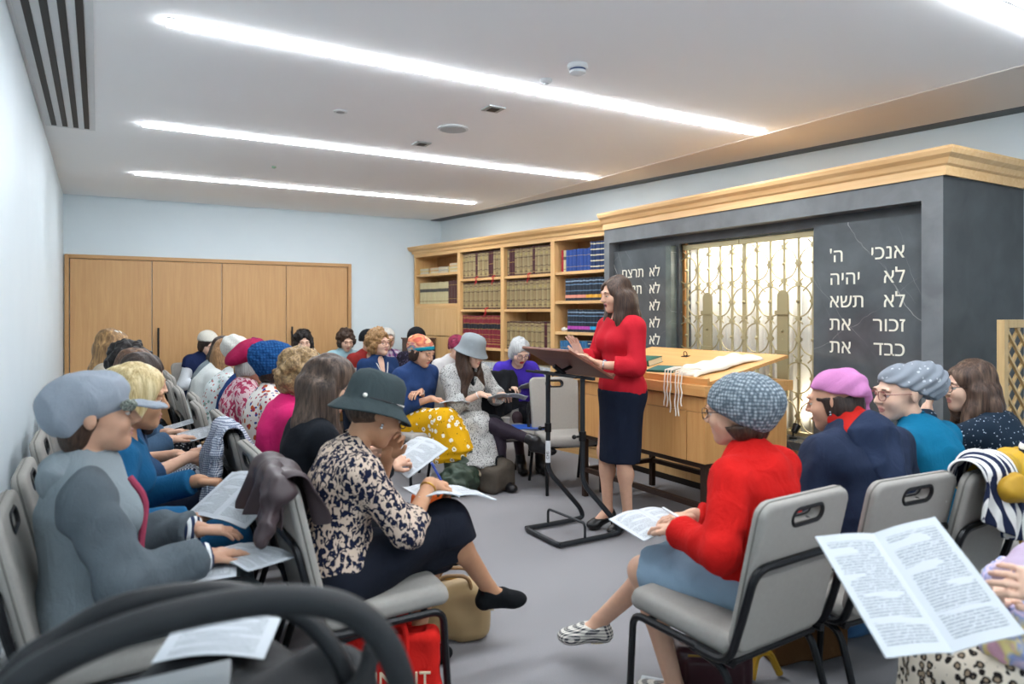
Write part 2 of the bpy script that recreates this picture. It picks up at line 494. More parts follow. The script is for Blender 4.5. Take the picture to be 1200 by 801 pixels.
# baseboards
m = MB(); m.box(XL, XL+.015, YF, YB-.06, 0, .1); struct(m.build('baseboard_left', MWHITE))
m = MB(); m.box(2.95, 3.8, YB-.015, YB, 0, .1); struct(m.build('baseboard_back', MWHITE))

# ------------------------------------------------------------------ bookcase against the right wall
OAKL = wood('bookcase_oak', '#cc9d63', '#e4bf88', 'z')
OAKX = wood('bookcase_oak_flat', '#cc9d63', '#e4bf88', 'x')
bk = tag(empty('bookcase', (3.85, 9.30, 0), math.radians(-82)), 'long fitted oak bookcase full of books along the right wall', 'bookcase')
BKD = .36; S = [0, 1.12, 2.04, 2.935, 3.79]; BT = 2.25
for i, s in enumerate(S):
    w = .045 if i in (0,4) else .03
    m = MB(); m.box(max(0,s-w), s+w if i < 4 else s, 0, BKD, 0, 2.30); m.build('upright', OAKL, bk, bevel=.003)
m = MB(); m.box(0, 3.79, BKD, BKD+.012, 0, 2.30); m.build('back_panel', wood('bookcase_back','#9c7145','#b48656','z'), bk)
def shelf_line(i, z):
    m = MB(); m.box(S[i]+(.046 if i == 0 else .031), S[i+1]-(.046 if i == 3 else .031), .012, BKD-.001, z-.032, z); m.build('shelf', OAKX, bk, bevel=.003)
for z in (2.01, 1.60): shelf_line(0, z)
for z in (1.91, 1.52, 1.05, .60):
    shelf_line(1, z); shelf_line(2, z)
for z in (1.917, 1.605, 1.275, .93, .60): shelf_line(3, z)
m = MB(); m.box(0, 3.79, -.006, .02, BT, 2.32); m.box(0, 3.79, .02, BKD, 2.26, 2.30); m.build('frieze', OAKX, bk, bevel=.002)
prof = [(0,2.30),(.02,2.30),(.028,2.33),(.06,2.355),(.075,2.385),(.075,2.40),(0,2.40)]
m = MB(); m.sweep(prof, [(-.0,.36),(0,0),(3.79,0)]); m.build('cornice', OAKX, bk)
m = MB(); m.box(0, 3.79, .001, BKD, 0, .09); m.build('plinth', OAKX, bk)
# panelled cabinet of the first bay, three rows of four fronts
for r, (z0, z1) in enumerate(((1.17,1.525),(.83,1.16),(.46,.82),(.1,.45))):
    for q in range(4):
        a = .05+.2585*q
        m = MB(); m.box(a, a+.2555, -.002, .02, z0, z1); m.build('cabinet_front', OAKL, bk, bevel=.002)
m = MB(); m.box(.046, 1.089, .0, BKD-.002, 1.527, 1.567); m.build('rail', OAKX, bk)
for i in (1,2,3):
    m = MB(); m.box(S[i]+.031, S[i+1]-(.046 if i == 3 else .031), .0, .02, .1, .56); m.build('cabinet_door', OAKL, bk, bevel=.002)

# ------------------------------------------------------------------ books
def book_mesh(nm, cols, bands, w, h, d, rough=.55):
    """upright book: rounded spine at -y, pages showing on top; the tooling of the spine is a pattern of its height"""
    t = NT('book_cover', rough, 0, .35); x, y, z = t.sep(t.co())
    g = t.math('DIVIDE', z, h); n = t.noise(t.co((30,30,14)), 1.0, 3)
    o = t.mix(n, cols[0], cols[1])
    for a, b, c in bands:
        f = t.math('MULTIPLY', t.math('GREATER_THAN', g, a), t.math('LESS_THAN', g, b))
        o = t.mix(f, o, c)
    t.color(o)
    m = MB(); poly = [(-w/2,.012),(-w*.36,.003),(0,0),(w*.36,.003),(w/2,.012),(w/2,d),(-w/2,d)]
    m.prism(poly, 0, h)
    m.box(-w/2+.004, w/2-.004, .02, d+.003, .003, h+.0008, mi=1)
    ob = m.build(nm, [t.m, plain('book_pages','#cfc4a6',.8)], smooth=False)
    return ob
def gold(*a): return [(p, p+.012, '#b99a55') for p in a]
TAN = [book_mesh('book', ('#a08c66','#7d6b4a'), [(.0,.05,'#4d3326'),(.95,1,'#4d3326'),(.3,.33,'#5f4d35'),(.62,.66,'#5f4d35'),(.72,.80,'#a3935f'),(.12,.15,'#54432e')], .056, .30, .22),
       book_mesh('book', ('#ab9a75','#87764f'), [(.0,.05,'#4a2c26'),(.95,1,'#4a2c26'),(.28,.30,'#50402c'),(.64,.66,'#50402c'),(.14,.2,'#aa9a68'),(.84,.87,'#5a4632')], .050, .30, .22)]
MAROON = book_mesh('book', ('#3b1d22','#54262c'), gold(.1,.5,.9), .058, .31, .22)
TRED = book_mesh('book', ('#8a2b3a','#74202e'), [(.58,.74,'#20252e')]+gold(.57,.745,.2,.26,.4,.9,.94,.1,.12), .062, .39, .25)
REDS = book_mesh('book', ('#a3202c','#8d1a26'), gold(.5), .035, .31, .22)
BLUE = book_mesh('book', ('#24478c','#1d3a76'), gold(.2,.7), .066, .23, .19)
NAVYG = book_mesh('book', ('#223a66','#1a2c50'), [(.1,.14,'#c9bf9e'),(.3,.34,'#c9bf9e'),(.5,.54,'#c9bf9e'),(.7,.74,'#c9bf9e'),(.9,.94,'#c9bf9e')], .045, .29, .2)
def blk(c): return book_mesh('book', ('#28323e','#1c242e'), [(.12,.26,c),(.7,.74,'#6d8aa6'),(.85,.9,'#8aa0b5'),(.42,.46,'#60798f')], .047, .235, .18)
SALM, AMBR, MAGE, CYAN = blk('#d68f79'), blk('#d8a33a'), blk('#b04aa6'), blk('#2f9fce')
CREAM = book_mesh('book', ('#c9bd93','#b5a981'), [(.55,.7,'#4b4a44'),(.1,.13,'#7c6b48')], .062, .29, .22)
BRN = book_mesh('book', ('#5a3a35','#4a2d2a'), gold(.2,.8), .06, .30, .22)
PALE = book_mesh('book', ('#c3c8cc','#aeb4ba'), [(.2,.3,'#7f8890'),(.7,.74,'#7f8890')], .06, .27, .2)
TEALS = book_mesh('book', ('#2c4f8c','#3a7f9c'), gold(.3,.7), .035, .25, .18)
_used = set()
def put_book(proto, label, group, loc_s, dep, z, rot=(0,0,0), hs=1.0, ws=1.0):
    o = proto if proto.name not in _used else proto.copy()
    if proto.name in _used: COL.objects.link(o)
    _used.add(proto.name)
    R = Matrix.Translation((3.85,9.30,0)) @ Matrix.Rotation(math.radians(-82), 4, 'Z')
    o.matrix_world = R @ Matrix.Translation((loc_s, dep, z)) @ Matrix.Rotation(rot[2],4,'Z') @ Matrix.Rotation(rot[1],4,'Y') @ Matrix.Diagonal((ws,1,hs,1))
    tag(o, label, 'book', group)
def width(p): return p.data.vertices[4].co.x - p.data.vertices[0].co.x
def row(seq, s0, s1, z, group, fit=True):
    """seq: list of (proto, label, count, height scale)"""
    items = [(p, l, h) for p, l, n, h in seq for _ in range(n)]
    tot = sum(width(p) for p, l, h in items)
    f = (s1-s0)/tot if fit else 1.0
    s = s0
    for p, l, h in items:
        w = width(p)*f
        put_book(p, l, group, s+w/2, .03+random.uniform(0,.012), z+.001, hs=h*random.uniform(.985,1.01), ws=f*.94)
        s += w
def tan_row(i0, z, h, where, special=None):
    s0, s1 = S[i0]+.04, S[i0+1]-.04
    n = 17; seq = []
    for k in range(n):
        if special and k in special: seq.append(special[k]); continue
        seq.append((TAN[k%2], f'tan and gold tooled volume on the {where}', 1, h))
    row(seq, s0, s1, z, f'books on the {where}')
w = 'top shelf, second bookcase bay'
tan_row(1, 1.91, 1.08, w, {6:(MAROON,f'dark maroon volume among tan books, {w}',1,1.02), 12:(MAROON,f'dark maroon volume among tan books, {w}',2,1.04)})
w = 'middle shelf, second bookcase bay'; tan_row(1, 1.52, 1.12, w)
w = 'lower shelf, second bookcase bay'
row([(TRED, f'tall dark red folio with black title band on the {w}', 14, 1.0)], S[1]+.04, S[2]-.04, 1.05, f'folios on the {w}')
w = 'top shelf, third bookcase bay'
tan_row(2, 1.91, 1.06, w, {1:(MAROON,f'pair of dark maroon volumes near left end of {w}',2,1.02), 16:(REDS,f'thin bright red book at right end of {w}',1,1.0), 9:(MAROON,f'single dark maroon book in the middle of the {w}',1,1.05)})
w = 'middle shelf, third bookcase bay'; tan_row(2, 1.52, 1.12, w)
w = 'lower shelf, third bookcase bay'; tan_row(2, 1.05, 1.08, w, {14:(MAROON,f'dark maroon book at the right of the {w}',1,1.06)})
for i, q in ((1,'second'),(2,'third')):
    w = f'bottom open shelf, {q} bookcase bay'
    row([(PALE, f'pale grey volume on the {w}', 14, 1.0)], S[i]+.04, S[i+1]-.04, .60, f'books on the {w}')
w = 'top shelf, first bookcase bay'
w2 = 'second shelf, first bookcase bay'
row([(CREAM, f'cream volume with dark title band on the {w2}', 11, 1.0), (BRN, f'brown volume at the right end of the {w2}', 4, 1.0)], S[0]+.09, S[1]-.05, 1.60, f'books on the {w2}')
YEL = plain('yellow_cover','#d8b63a',.5); ORG = plain('orange_cover','#cf7a3a',.5); WHT = plain('white_cover','#cfd2cf',.5); PAGES = plain('book_pages','#cfc4a6',.8)
def flat_book(nm, cover, w, h, t, label, group=None, M=None, rnd=.0):
    m = MB(); m.box(-w/2, w/2, -h/2, h/2, 0, .003); m.box(-w/2, w/2, -h/2, h/2, t-.003, t); m.box(-w/2, -w/2+.004, -h/2, h/2, .003, t-.003)
    m.box(-w/2+.004, w/2-.004, -h/2+.004, h/2-.004, .003, t-.003, mi=1)
    o = m.build(nm, [cover, PAGES]); 
    if M is not None: o.matrix_world = M
    tag(o, label, 'book', group); return o
RB = Matrix.Translation((3.85,9.30,0)) @ Matrix.Rotation(math.radians(-82), 4, 'Z')
for (s, z, mt, nm) in ((.20,0,YEL,'bottom yellow book at the left end'),(.20,.042,YEL,'upper yellow book at the left end'),(.47,0,YEL,'yellow book under the orange one'),(.47,.042,ORG,'orange book on top of a yellow one'),
                       (.70,0,WHT,'white book lying in the middle'),(.70,.042,WHT,'white book lying on another white one'),(.95,0,YEL,'yellow book lying at the right end'),(.95,.042,YEL,'yellow book second in the right pile'),(.95,.084,ORG,'orange book on top of the right pile')):
    flat_book('book', mt, .22, .2, .04, f'{nm} of the {w}', f'lying books on the {w}', RB @ Matrix.Translation((s, .14, 2.0105+z)))
w = 'top shelf, bookcase bay beside ark'
row([(REDS,f'thin red book at left of the {w}',1,.75),(CREAM,f'thin cream book at left of the {w}',1,.8),(BLUE,f'plain blue volume on the {w}',7,1.0),(NAVYG,f'navy volume banded in gold on the {w}',7,1.0)], S[3]+.10, S[4]-.06, 1.917, f'books on the {w}')
w = 'second shelf, bookcase bay beside ark'
row([(SALM,f'black book with salmon band on the {w}',7,1.0),(AMBR,f'black book with amber band on the {w}',7,1.0)], S[3]+.16, S[4]-.06, 1.605, f'books on the {w}')
w = 'third shelf, bookcase bay beside ark'
row([(MAGE,f'black book with magenta band on the {w}',8,1.0),(CYAN,f'black book with cyan band on the {w}',6,1.0)], S[3]+.2, S[4]-.06, 1.275, f'books on the {w}')
w = 'fourth shelf, bookcase bay beside ark'
row([(TEALS,f'slim blue book on the {w}',9,1.0),(NAVYG,f'dark blue banded book on the {w}',5,.85)], S[3]+.08, S[4]-.06, .93, f'books on the {w}')
# crumpled white tissue on the third shelf
o = MB(); o.sphere((0,0,.02), (.045,.03,.022), 6)
for i, v in enumerate(o.v): o.v[i] = Vector((v.x, v.y, max(0,v.z))) * (1+.3*math.sin(v.x*170+v.y*90)*math.cos(v.z*210))
o = o.build('tissue', plain('tissue_white','#e4e4e2',.9), None, True); o.matrix_world = RB @ Matrix.Translation((S[3]+.13,.07,1.277)); tag(o, 'crumpled white tissue on a shelf, bookcase bay beside ark', 'tissue')
# red ribbon markers hanging from books
RIB = plain('red_ribbon','#c2202a',.7)
for (s, z, q) in ((1.5,1.91,'left of middle under the top shelf of the second bay'),(1.85,1.91,'right end under the top shelf of the second bay'),(2.52,1.91,'under the top shelf of the third bay'),(1.7,1.52,'under the middle shelf of the second bay')):
    m = MB(); m.tube([(0,.03,.02),(0,-.004,.005),(.01,-.008,-.04),(-.005,-.008,-.09)], .005, 6); m.tube([(.02,.03,.02),(.02,-.004,.005),(.035,-.008,-.03),(.03,-.008,-.06)], .004, 6)
    o = m.build('ribbon_marker', RIB); o.matrix_world = RB @ Matrix.Translation((s,0,z)); tag(o, f'red ribbon bookmark hanging at {q}', 'bookmark', 'red ribbon bookmarks')
# dark box beside the bookcase, behind the back rows
e = tag(empty('wooden_box', (3.73, 8.85, 0), math.radians(-82)), 'dark brown wooden box standing at the far end of the bookcase', 'box')
m = MB(); m.box(-.17,.17,-.16,.16,.0,1.12); m.build('body', wood('dark_wood','#4a352b','#5c4436','z'), e, bevel=.006)
m = MB(); m.box(-.18,.18,-.17,.17,1.12,1.14); m.build('lid', wood('dark_wood','#4a352b','#5c4436','z'), e, bevel=.004)

# ------------------------------------------------------------------ the ark
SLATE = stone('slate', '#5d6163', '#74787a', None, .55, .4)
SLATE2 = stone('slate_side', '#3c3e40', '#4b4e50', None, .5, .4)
MARB = stone('black_marble', '#484c4f', '#595e60', '#c9c9c4', .12, .5, 1.2)
MARG = stone('green_marble', '#4c5350', '#6a736d', '#cfd6d0', .15, .5, 4.0)
ark = tag(empty('ark', (4.6, 3.9, 0)), 'grey stone ark with inscribed marble panels and an oak cornice', 'ark')
def apart(mb, name, mat, **k):
    for i, v in enumerate(mb.v): mb.v[i] = v - Vector((4.6,3.9,0))
    return mb.build(name, mat, ark, **k)
AX = 4.30
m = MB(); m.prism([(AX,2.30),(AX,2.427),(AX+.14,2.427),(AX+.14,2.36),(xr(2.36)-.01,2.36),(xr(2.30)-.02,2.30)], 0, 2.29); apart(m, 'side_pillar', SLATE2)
m = MB(); m.box(AX-.002, AX+.0, 2.30, 2.427, 0, 2.29); apart(m, 'front_facing', SLATE)
m = MB(); m.box(AX, AX+.14, 5.453, 5.533, 0, 2.29); apart(m, 'far_pillar', SLATE)
m = MB(); m.box(AX, AX+.14, 2.427, 5.453, 2.157, 2.29); apart(m, 'lintel', SLATE)
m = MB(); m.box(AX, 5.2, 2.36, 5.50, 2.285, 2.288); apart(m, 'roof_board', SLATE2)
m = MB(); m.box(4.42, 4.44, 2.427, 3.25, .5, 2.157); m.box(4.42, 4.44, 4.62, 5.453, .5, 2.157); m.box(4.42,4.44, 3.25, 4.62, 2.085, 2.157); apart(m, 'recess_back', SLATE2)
m = MB(); m.box(4.355, 4.419, 2.43, 3.215, .56, 2.088); apart(m, 'near_panel', MARB)
m = MB(); m.box(4.355, 4.419, 4.72, 5.45, .56, 2.07); m.box(4.355, 4.56, 4.651, 4.719, .56, 2.07, mi=1); apart(m, 'far_panel', [MARB, MARG])
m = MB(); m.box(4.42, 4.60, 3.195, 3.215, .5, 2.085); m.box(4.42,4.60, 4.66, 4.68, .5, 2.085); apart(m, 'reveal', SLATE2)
m = MB(); m.box(AX-.02, 4.60, 2.427, 5.453, .50, .555); apart(m, 'sill', MARB)
PL = wood('plinth_oak', '#cc9d63', '#e4bf88', 'z')
for k in range(5):
    y0 = 2.43+.605*k
    m = MB(); m.box(AX+.02, AX+.04, y0+.003, y0+.60, .06, .50); apart(m, 'plinth_panel', PL)
m = MB(); m.box(AX+.04, AX+.06, 2.43, 5.45, 0, .5); apart(m, 'plinth', plain('dark_plinth','#2a211b',.6))
OC = wood('cornice_oak', '#d6a76d', '#ebc794', 'y'); 
prof = [(0,2.29),(.012,2.29),(.012,2.345),(.03,2.355),(.045,2.385),(.075,2.405),(.085,2.43),(.085,2.445),(0,2.445)]
m = MB(); m.sweep(prof, [(AX,5.54),(AX,2.29),(xr(2.3)-.03,2.29)]); m.prism([(AX,2.29),(xr(2.3)-.03,2.29),(4.6,5.54),(AX,5.54)], 2.42, 2.44)
# sweep throws outwards to the right of the path, so mirror the profile direction
apart(m, 'cornice', OC)
# lettering
INK = plain('incised_white', '#e6e3d2', .6)
def heb(lines_r, lines_l, yr, yl, z0, dz, size, x):
    mb = MB()
    base = lambda y, z: Matrix(((0,0,-1,x),(-1,0,0,y),(0,1,0,z),(0,0,0,1)))
    for k, (a, b) in enumerate(zip(lines_r, lines_l)):
        z = z0 - dz*k
        for w, y, al in ((a, yr, 'RIGHT'), (b, yl, 'LEFT')):
            mb = MB(); mb.text_solid(w[::-1], size, base(y, z), .002, al); apart(mb, 'lettering', INK, fix=False)
heb(['אנכי','לא','לא','זכור','כבד'], ["ה'",'יהיה','תשא','את','את'], 2.556, 3.09, 1.825, .155, .132, 4.3535)
heb(['לא']*5, ['תרצח','תנאף','תגנב','תענה','תחמד'], 4.79, 5.33, 1.81, .155, .132, 4.3535)
# brass doors and grille
BRASS = plain('brushed_brass', '#b5a983', .42, .35, .05)
BRASSD = plain('aged_brass', '#a39873', .45, .35, .05)
Y0, Y1, ZT, ZB = 3.33, 4.645, 2.06, .575
m = MB(); m.box(4.49,4.53, 4.62, 4.66, ZB, ZT+.03); apart(m, 'door_post', wood('door_wood','#8f6236','#a5753f','z'))
for a, b in ((3.24, 3.99),(3.995, 4.625)):
    m = MB(); m.box(4.47, 4.51, a, b, 2.03, 2.075); apart(m, 'door_rail', BRASS, bevel=.004)
    m = MB(); m.box(4.47, 4.51, a, b, ZB-.01, ZB+.02); apart(m, 'door_rail', BRASS, bevel=.004)
ys = [4.585 - .1275*k for k in range(11)]
zrow = [1.848 - .284*k for k in range(5)]
GX = 4.488
for k, y in enumerate(ys):
    w = .02 if k == 5 else .009
    m = MB(); m.box(GX-.006, GX+.006, y-w, y+w, ZB, 2.04); apart(m, 'grille_bar', BRASS)
rings = MB(); cols = MB(); twigs = MB()
for r, z in enumerate(zrow):
    for k, y in enumerate(ys):
        if k % 2 == r % 2:
            pts = [(GX-.008, y+.116*math.cos(a), z+.116*math.sin(a)) for a in [2*PI*q/28 for q in range(28)]]
            rings.tube(pts, .006, 6, True)
            cols.sphere((GX-.012, y, z), .014, 3)
            for s in (-1, 1):
                zz = z + s*.128
                cols.box(GX-.018, GX+.010, y-.02, y+.02, zz-.008, zz+.008); cols.box(GX-.016, GX+.008, y-.015, y+.015, zz-.018, zz+.018)
                for t in (-1, 1):
                    L = 1.35 if (r == 0 and s < 0 and k % 4 == 2) else .6
                    twigs.tube([(GX-.008, y+t*.008, zz+s*.01),(GX-.010, y+t*(.055*L+.01), zz+s*(.05*L+.012))], .0055, 6)
        else:
            cols.box(GX-.018, GX+.010, y-.024, y+.024, z-.010, z+.010); cols.box(GX-.016, GX+.008, y-.016, y+.016, z-.02, z+.02)
rings.add(cols.v, cols.f); rings.add(twigs.v, twigs.f); apart(rings, 'grille', BRASS, smooth=True)
for y in (ys[2], ys[8]):
    m = MB(); pl = [(-.05,-.75)]+[(.05*math.cos(a)*-1, .05*math.sin(a)) for a in [PI*q/12 for q in range(13)]]+[(.05,-.75)]
    M = Matrix(((0,0,-1,GX-.012),(1,0,0,y),(0,1,0,1.60),(0,0,0,1)))
    m.prism(pl, 0, .012, M)
    for zz in (-.12,-.42): m.box(GX-.04, GX-.022, y-.06, y+.06, 1.60+zz-.015, 1.60+zz+.015)
    m.sphere((GX-.028, y, 1.60-.26), .012, 3)
    apart(m, 'lock_plate', BRASSD)
# pleated white curtain inside the ark
m = MB(); n = 150; V = []; F = []
for i in range(n+1):
    y = 3.2+(4.68-3.2)*i/n; x = 4.63+.016*math.sin(i*.75)+.008*math.sin(i*.31+1)
    V += [(x, y, .56), (x+.004*math.sin(i), y, 2.075)]
for i in range(n): F.append((2*i, 2*i+2, 2*i+3, 2*i+1))
m.add(V, F); o = apart(m, 'curtain', fabric('#f6f4ee', '#e9e7de', 300, .9, .1), smooth='all'); sol = o.modifiers.new('thickness','SOLIDIFY'); sol.thickness = .003
# small lamp standing on the sill behind the desk
la = tag(empty('uplighter', (4.40, 3.42, .556)), 'small black uplighter lamp on the marble sill of the ark', 'lamp')
m = MB(); m.lathe([(.03,0),(.03,.012),(.008,.016)], 18); m.build('base', BLACKMETAL, la, True)
m = MB(); m.tube([(0,0,.014),(.0,0,.05)], .006, 8); m.build('stem', BLACKMETAL, la, True)
m = MB(); m.lathe([(.022,0),(.03,.06),(.026,.06),(.018,.004)], 18, Matrix.Translation((.01,0,.045)) @ Matrix.Rotation(math.radians(35),4,'Y')); m.build('lamp_shade', BLACKMETAL, la, True)
def light(name, typ, loc, energy, color=(1,1,1), rot=(0,0,0), **k):
    l = bpy.data.lights.new(name, typ); l.energy = energy; l.color = color
    for a, b in k.items(): setattr(l, a, b)
    o = bpy.data.objects.new(name, l); COL.objects.link(o); o.location = loc; o.rotation_euler = rot; return o
light('uplighter_lamp', 'POINT', (4.56, 3.40, .72), 1.0, (1,.93,.8), shadow_soft_size=.03)
light('ark_lamp', 'AREA', (4.555, 3.95, 2.07), 3.5, (1,.97,.92), (0,math.radians(0),0), shape='RECTANGLE', size=.05, size_y=1.2)
# wooden lattice screen past the ark
e = tag(empty('lattice_screen', (4.52, 1.98, 0)), 'wooden lattice screen standing past the near end of the ark', 'screen')
LW = wood('screen_wood', '#b39465', '#cbae7e', 'z')
for nm, bx in (('side_rail',(-.25,-.205,.0,1.44)),('side_rail',(.20,.245,.0,1.44)),('top_rail',(-.205,.20,1.395,1.44)),('bottom_rail',(-.205,.20,.10,.145))):
    m = MB(); m.box(bx[0],bx[1],-.02,.02,bx[2],bx[3]); m.build(nm, LW, e, bevel=.003)
m = MB()
for k in range(-3, 14):
    for s in (1,-1):
        # diagonal laths clipped to the frame
        c = .145+.12*k
        P = []
        for x in (-.205,.20):
            P.append((x, c + (x+.205 if s > 0 else .20-x)))
        (xa, za), (xb, zb) = P
        lo, hi = .145, 1.395
        def clip(xa,za,xb,zb):
            for lim, up in ((lo,False),(hi,True)):
                if (za > lim) == up and (zb > lim) == up and za != zb: return None
                if (za > lim) == up and abs(za-lim) > 1e-9: t = (lim-za)/(zb-za); xa, za = xa+t*(xb-xa), lim
                if (zb > lim) == up and abs(zb-lim) > 1e-9: t = (lim-zb)/(za-zb); xb, zb = xb+t*(xa-xb), lim
            return xa,za,xb,zb
        q = clip(xa,za,xb,zb)
        if q: m.tube([(q[0], s*.006, q[1]),(q[2], s*.006, q[3])], .011, 4)
m.build('lattice', LW, e)

# ------------------------------------------------------------------ reading desk
DW = wood('desk_oak', '#c18950', '#d5a468', 'z'); DWY = wood('desk_oak_top', '#c78f53', '#dcab6d', 'y'); DWX = wood('desk_oak_cross', '#c78f53', '#dcab6d', 'x')
dk = tag(empty('reading_desk', (3.76, 3.95, 0)), 'large oak reading desk with raised sloping lid on a dark metal frame', 'desk')
def dpart(mb, name, mat, **k):
    for i, v in enumerate(mb.v): mb.v[i] = v - Vector((3.76,3.95,0))
    return mb.build(name, mat, dk, **k)
DX0, DX1, DY0, DY1 = 3.35, 4.14, 3.27, 4.65
m = MB(); m.box(DX0+.02, DX1-.02, DY0+.02, DY1-.02, .51, .93); dpart(m, 'carcass', DW)
for a, b in ((DY0, DY0+.16),(DY0+.165, DY0+.76),(DY0+.765, DY1)):
    m = MB(); m.box(DX0, DX0+.02, a, b, .505, .83); dpart(m, 'front_panel', DW, bevel=.002)
m = MB(); m.box(DX0, DX0+.02, DY0, DY1, .833, .93); dpart(m, 'front_rail', DW, bevel=.002)
m = MB(); m.box(DX0+.02, DX1, DY0, DY0+.02, .505, .80); dpart(m, 'end_panel', DW, bevel=.002)
m = MB(); m.box(DX0+.05, DX1-.06, DY0-.018, DY0+.02, .825, .90); dpart(m, 'drawer', DWX, bevel=.002)
m = MB(); m.box(DX0, DX1, DY1-.02, DY1, .505, .93); dpart(m, 'end_panel', DW, bevel=.002)
m = MB()
for bx in ((DX0-.03,DX0+.03,DY0-.03,DY1+.03),(DX1-.03,DX1+.03,DY0-.03,DY1+.03),(DX0+.03,DX1-.03,DY0-.03,DY0+.03),(DX0+.03,DX1-.03,DY1-.03,DY1+.03)):
    m.box(*bx, .94, 1.01)
dpart(m, 'top_frame', DWY, bevel=.003)
m = MB(); m.box(DX0+.03, DX1-.03, DY0+.03, DY1-.03, .94, .955); dpart(m, 'tray_floor', plain('tray_brown','#5b3b24',.6))
LA = math.atan2(.15, .76)
ML = Matrix.Translation((DX0+.03, 0, 1.012)) @ Matrix.Rotation(-LA, 4, 'Y')
m = MB(); m.box(0, .78, DY0-.01, DY1+.01, 0, .022, ML); m.box(-.012, .012, DY0-.01, DY1+.01, .0, .045, ML); dpart(m, 'lid', DWY, bevel=.002)
m = MB(); m.tube([(DX1-.20, DY0+.09, .96),(DX1-.26, DY0+.09, 1.10)], .014, 4); dpart(m, 'prop', DWX)
for y in (4.02, 3.75-.25):
    m = MB(); M = ML @ Matrix.Translation((.55, y, .024))
    m.box(-.02,.02,-.03,.03,0,.003, M); m.tube([M @ Vector((0,.018*math.cos(a),.02+.018*math.sin(a))) for a in [2*PI*q/14 for q in range(14)]], .003, 6, True)
    dpart(m, 'clip', BLACKMETAL)
BRZ = plain('bronze_frame', '#3a2a22', .45, .3)
for x in (DX0+.04, DX1-.04):
    for y in (DY0+.04, DY1-.04):
        m = MB(); m.box(x-.02,x+.02,y-.02,y+.02,.0,.505); dpart(m, 'leg', BRZ, bevel=.002)
for z in (.47, .20):
    m = MB()
    for x in (DX0+.04, DX1-.04): m.box(x-.018,x+.018,DY0+.061,DY1-.061,z,z+.034)
    for y in (DY0+.04, DY1-.04): m.box(DX0+.061,DX1-.061,y-.018,y+.018,z,z+.034)
    dpart(m, 'stretcher', BRZ)
# what lies on the desk
GRN = plain('green_cover','#1f5a48',.5); GRN2 = plain('teal_cover','#1f5e5a',.5)
flat_book('prayer_book', GRN, .16, .22, .045, 'thick green book lying on the desk lid behind the standing speaker', None, ML @ Matrix.Translation((.27, 4.17, .0225)) @ Matrix.Rotation(.1,4,'Z'))
flat_book('prayer_book', GRN2, .14, .24, .016, 'thin teal book lying on the desk lid beside the white shawl', None, ML @ Matrix.Translation((.16, 3.83, .0225)) @ Matrix.Rotation(.15,4,'Z'))
WOOL = fabric('#e9e4d6', '#d6cfbe', 260, .95, .5)
ts = tag(empty('prayer_shawl', tuple(ML @ Vector((.2,3.52,.024)))), 'folded white prayer shawl with hanging fringes on the desk lid', 'shawl')
m = MB(); Ms = Matrix.Rotation(-LA,4,'Y') @ Matrix.Rotation(math.radians(-8),4,'Z')
nx, ny = 26, 18; V = []; F = []
for i in range(nx+1):
    for j in range(ny+1):
        u, v = i/nx, j/ny
        edge = min(1, 6*min(u,1-u)+.25)*min(1, 6*min(v,1-v)+.25)
        z = .045*edge + .006*math.sin(u*26+2*math.sin(v*5)) * edge + .006*math.sin(v*17+u*3)*edge
        V.append((-.15+.58*u + .02*math.sin(v*9), -.12+.24*v + .015*math.sin(u*11), z))
for i in range(nx):
    for j in range(ny): F.append((i*(ny+1)+j,(i+1)*(ny+1)+j,(i+1)*(ny+1)+j+1,i*(ny+1)+j+1))
m.add(V, F, Ms); o = m.build('folded_cloth', WOOL, ts, 'all'); sol = o.modifiers.new('thickness','SOLIDIFY'); sol.thickness = .012; sol.offset = -1
for k in range(6):
    y = -.10 + .028*k + (.02 if k > 2 else 0); L = random.uniform(.15,.24)
    m = MB(); pts = [(-.10,y,.03),(-.19,y,.035),(-.268,y+.004,.02),(-.276,y+.004,-.05)]
    for q in range(1,8): pts.append((-.276, y+.004+.006*math.sin(q*1.4+k), -.05-L*q/7))
    m.tube(pts, .0045, 6); m.build('fringe', WOOL, ts, True)

# ------------------------------------------------------------------ lectern
le = tag(empty('lectern', (2.67, 3.86, 0)), 'black tubular lectern with sloping wooden reading board in front of the standing speaker', 'lectern')
TUB = plain('tube_steel', '#34383c', .4, .5)
def lpart(mb, name, mat, **k):
    for i, v in enumerate(mb.v): mb.v[i] = v - Vector((2.67,3.86,0))
    return mb.build(name, mat, le, **k)
def W(px, py, d): return Vector(at(px, py, d))
# two uprights at the two ends, swept back to a floor frame
UA = Vector((2.67, 4.06, 0)); UB = Vector((2.67, 3.66, 0))      # far-left and near-right posts
wdir = (UB-UA).normalized(); fdir = Vector((-wdir.y, wdir.x, 0))   # points to +x side
if fdir.x < 0: fdir = -fdir
def up(u):
    return [u+Vector((0,0,1.055)), u+Vector((0,0,.42)), u+Vector((0,0,.36))+fdir*.03, u+fdir*.27+Vector((0,0,.10)), u+fdir*.30+Vector((0,0,.03)), u+fdir*.20+Vector((0,0,.022)), u-fdir*.18+Vector((0,0,.022))]
for u in (UA, UB):
    m = MB(); m.tube(fillet(up(u), .09, 6), .017, 10); lpart(m, 'upright', TUB, smooth=True)
m = MB(); m.tube(fillet([UA-fdir*.10+Vector((0,0,.022)), UA-fdir*.18+Vector((0,0,.022)), UB-fdir*.18+Vector((0,0,.022)), UB-fdir*.10+Vector((0,0,.022))], .05, 5), .017, 10); lpart(m, 'floor_bar', TUB, smooth=True)
c = (UA+UB)/2
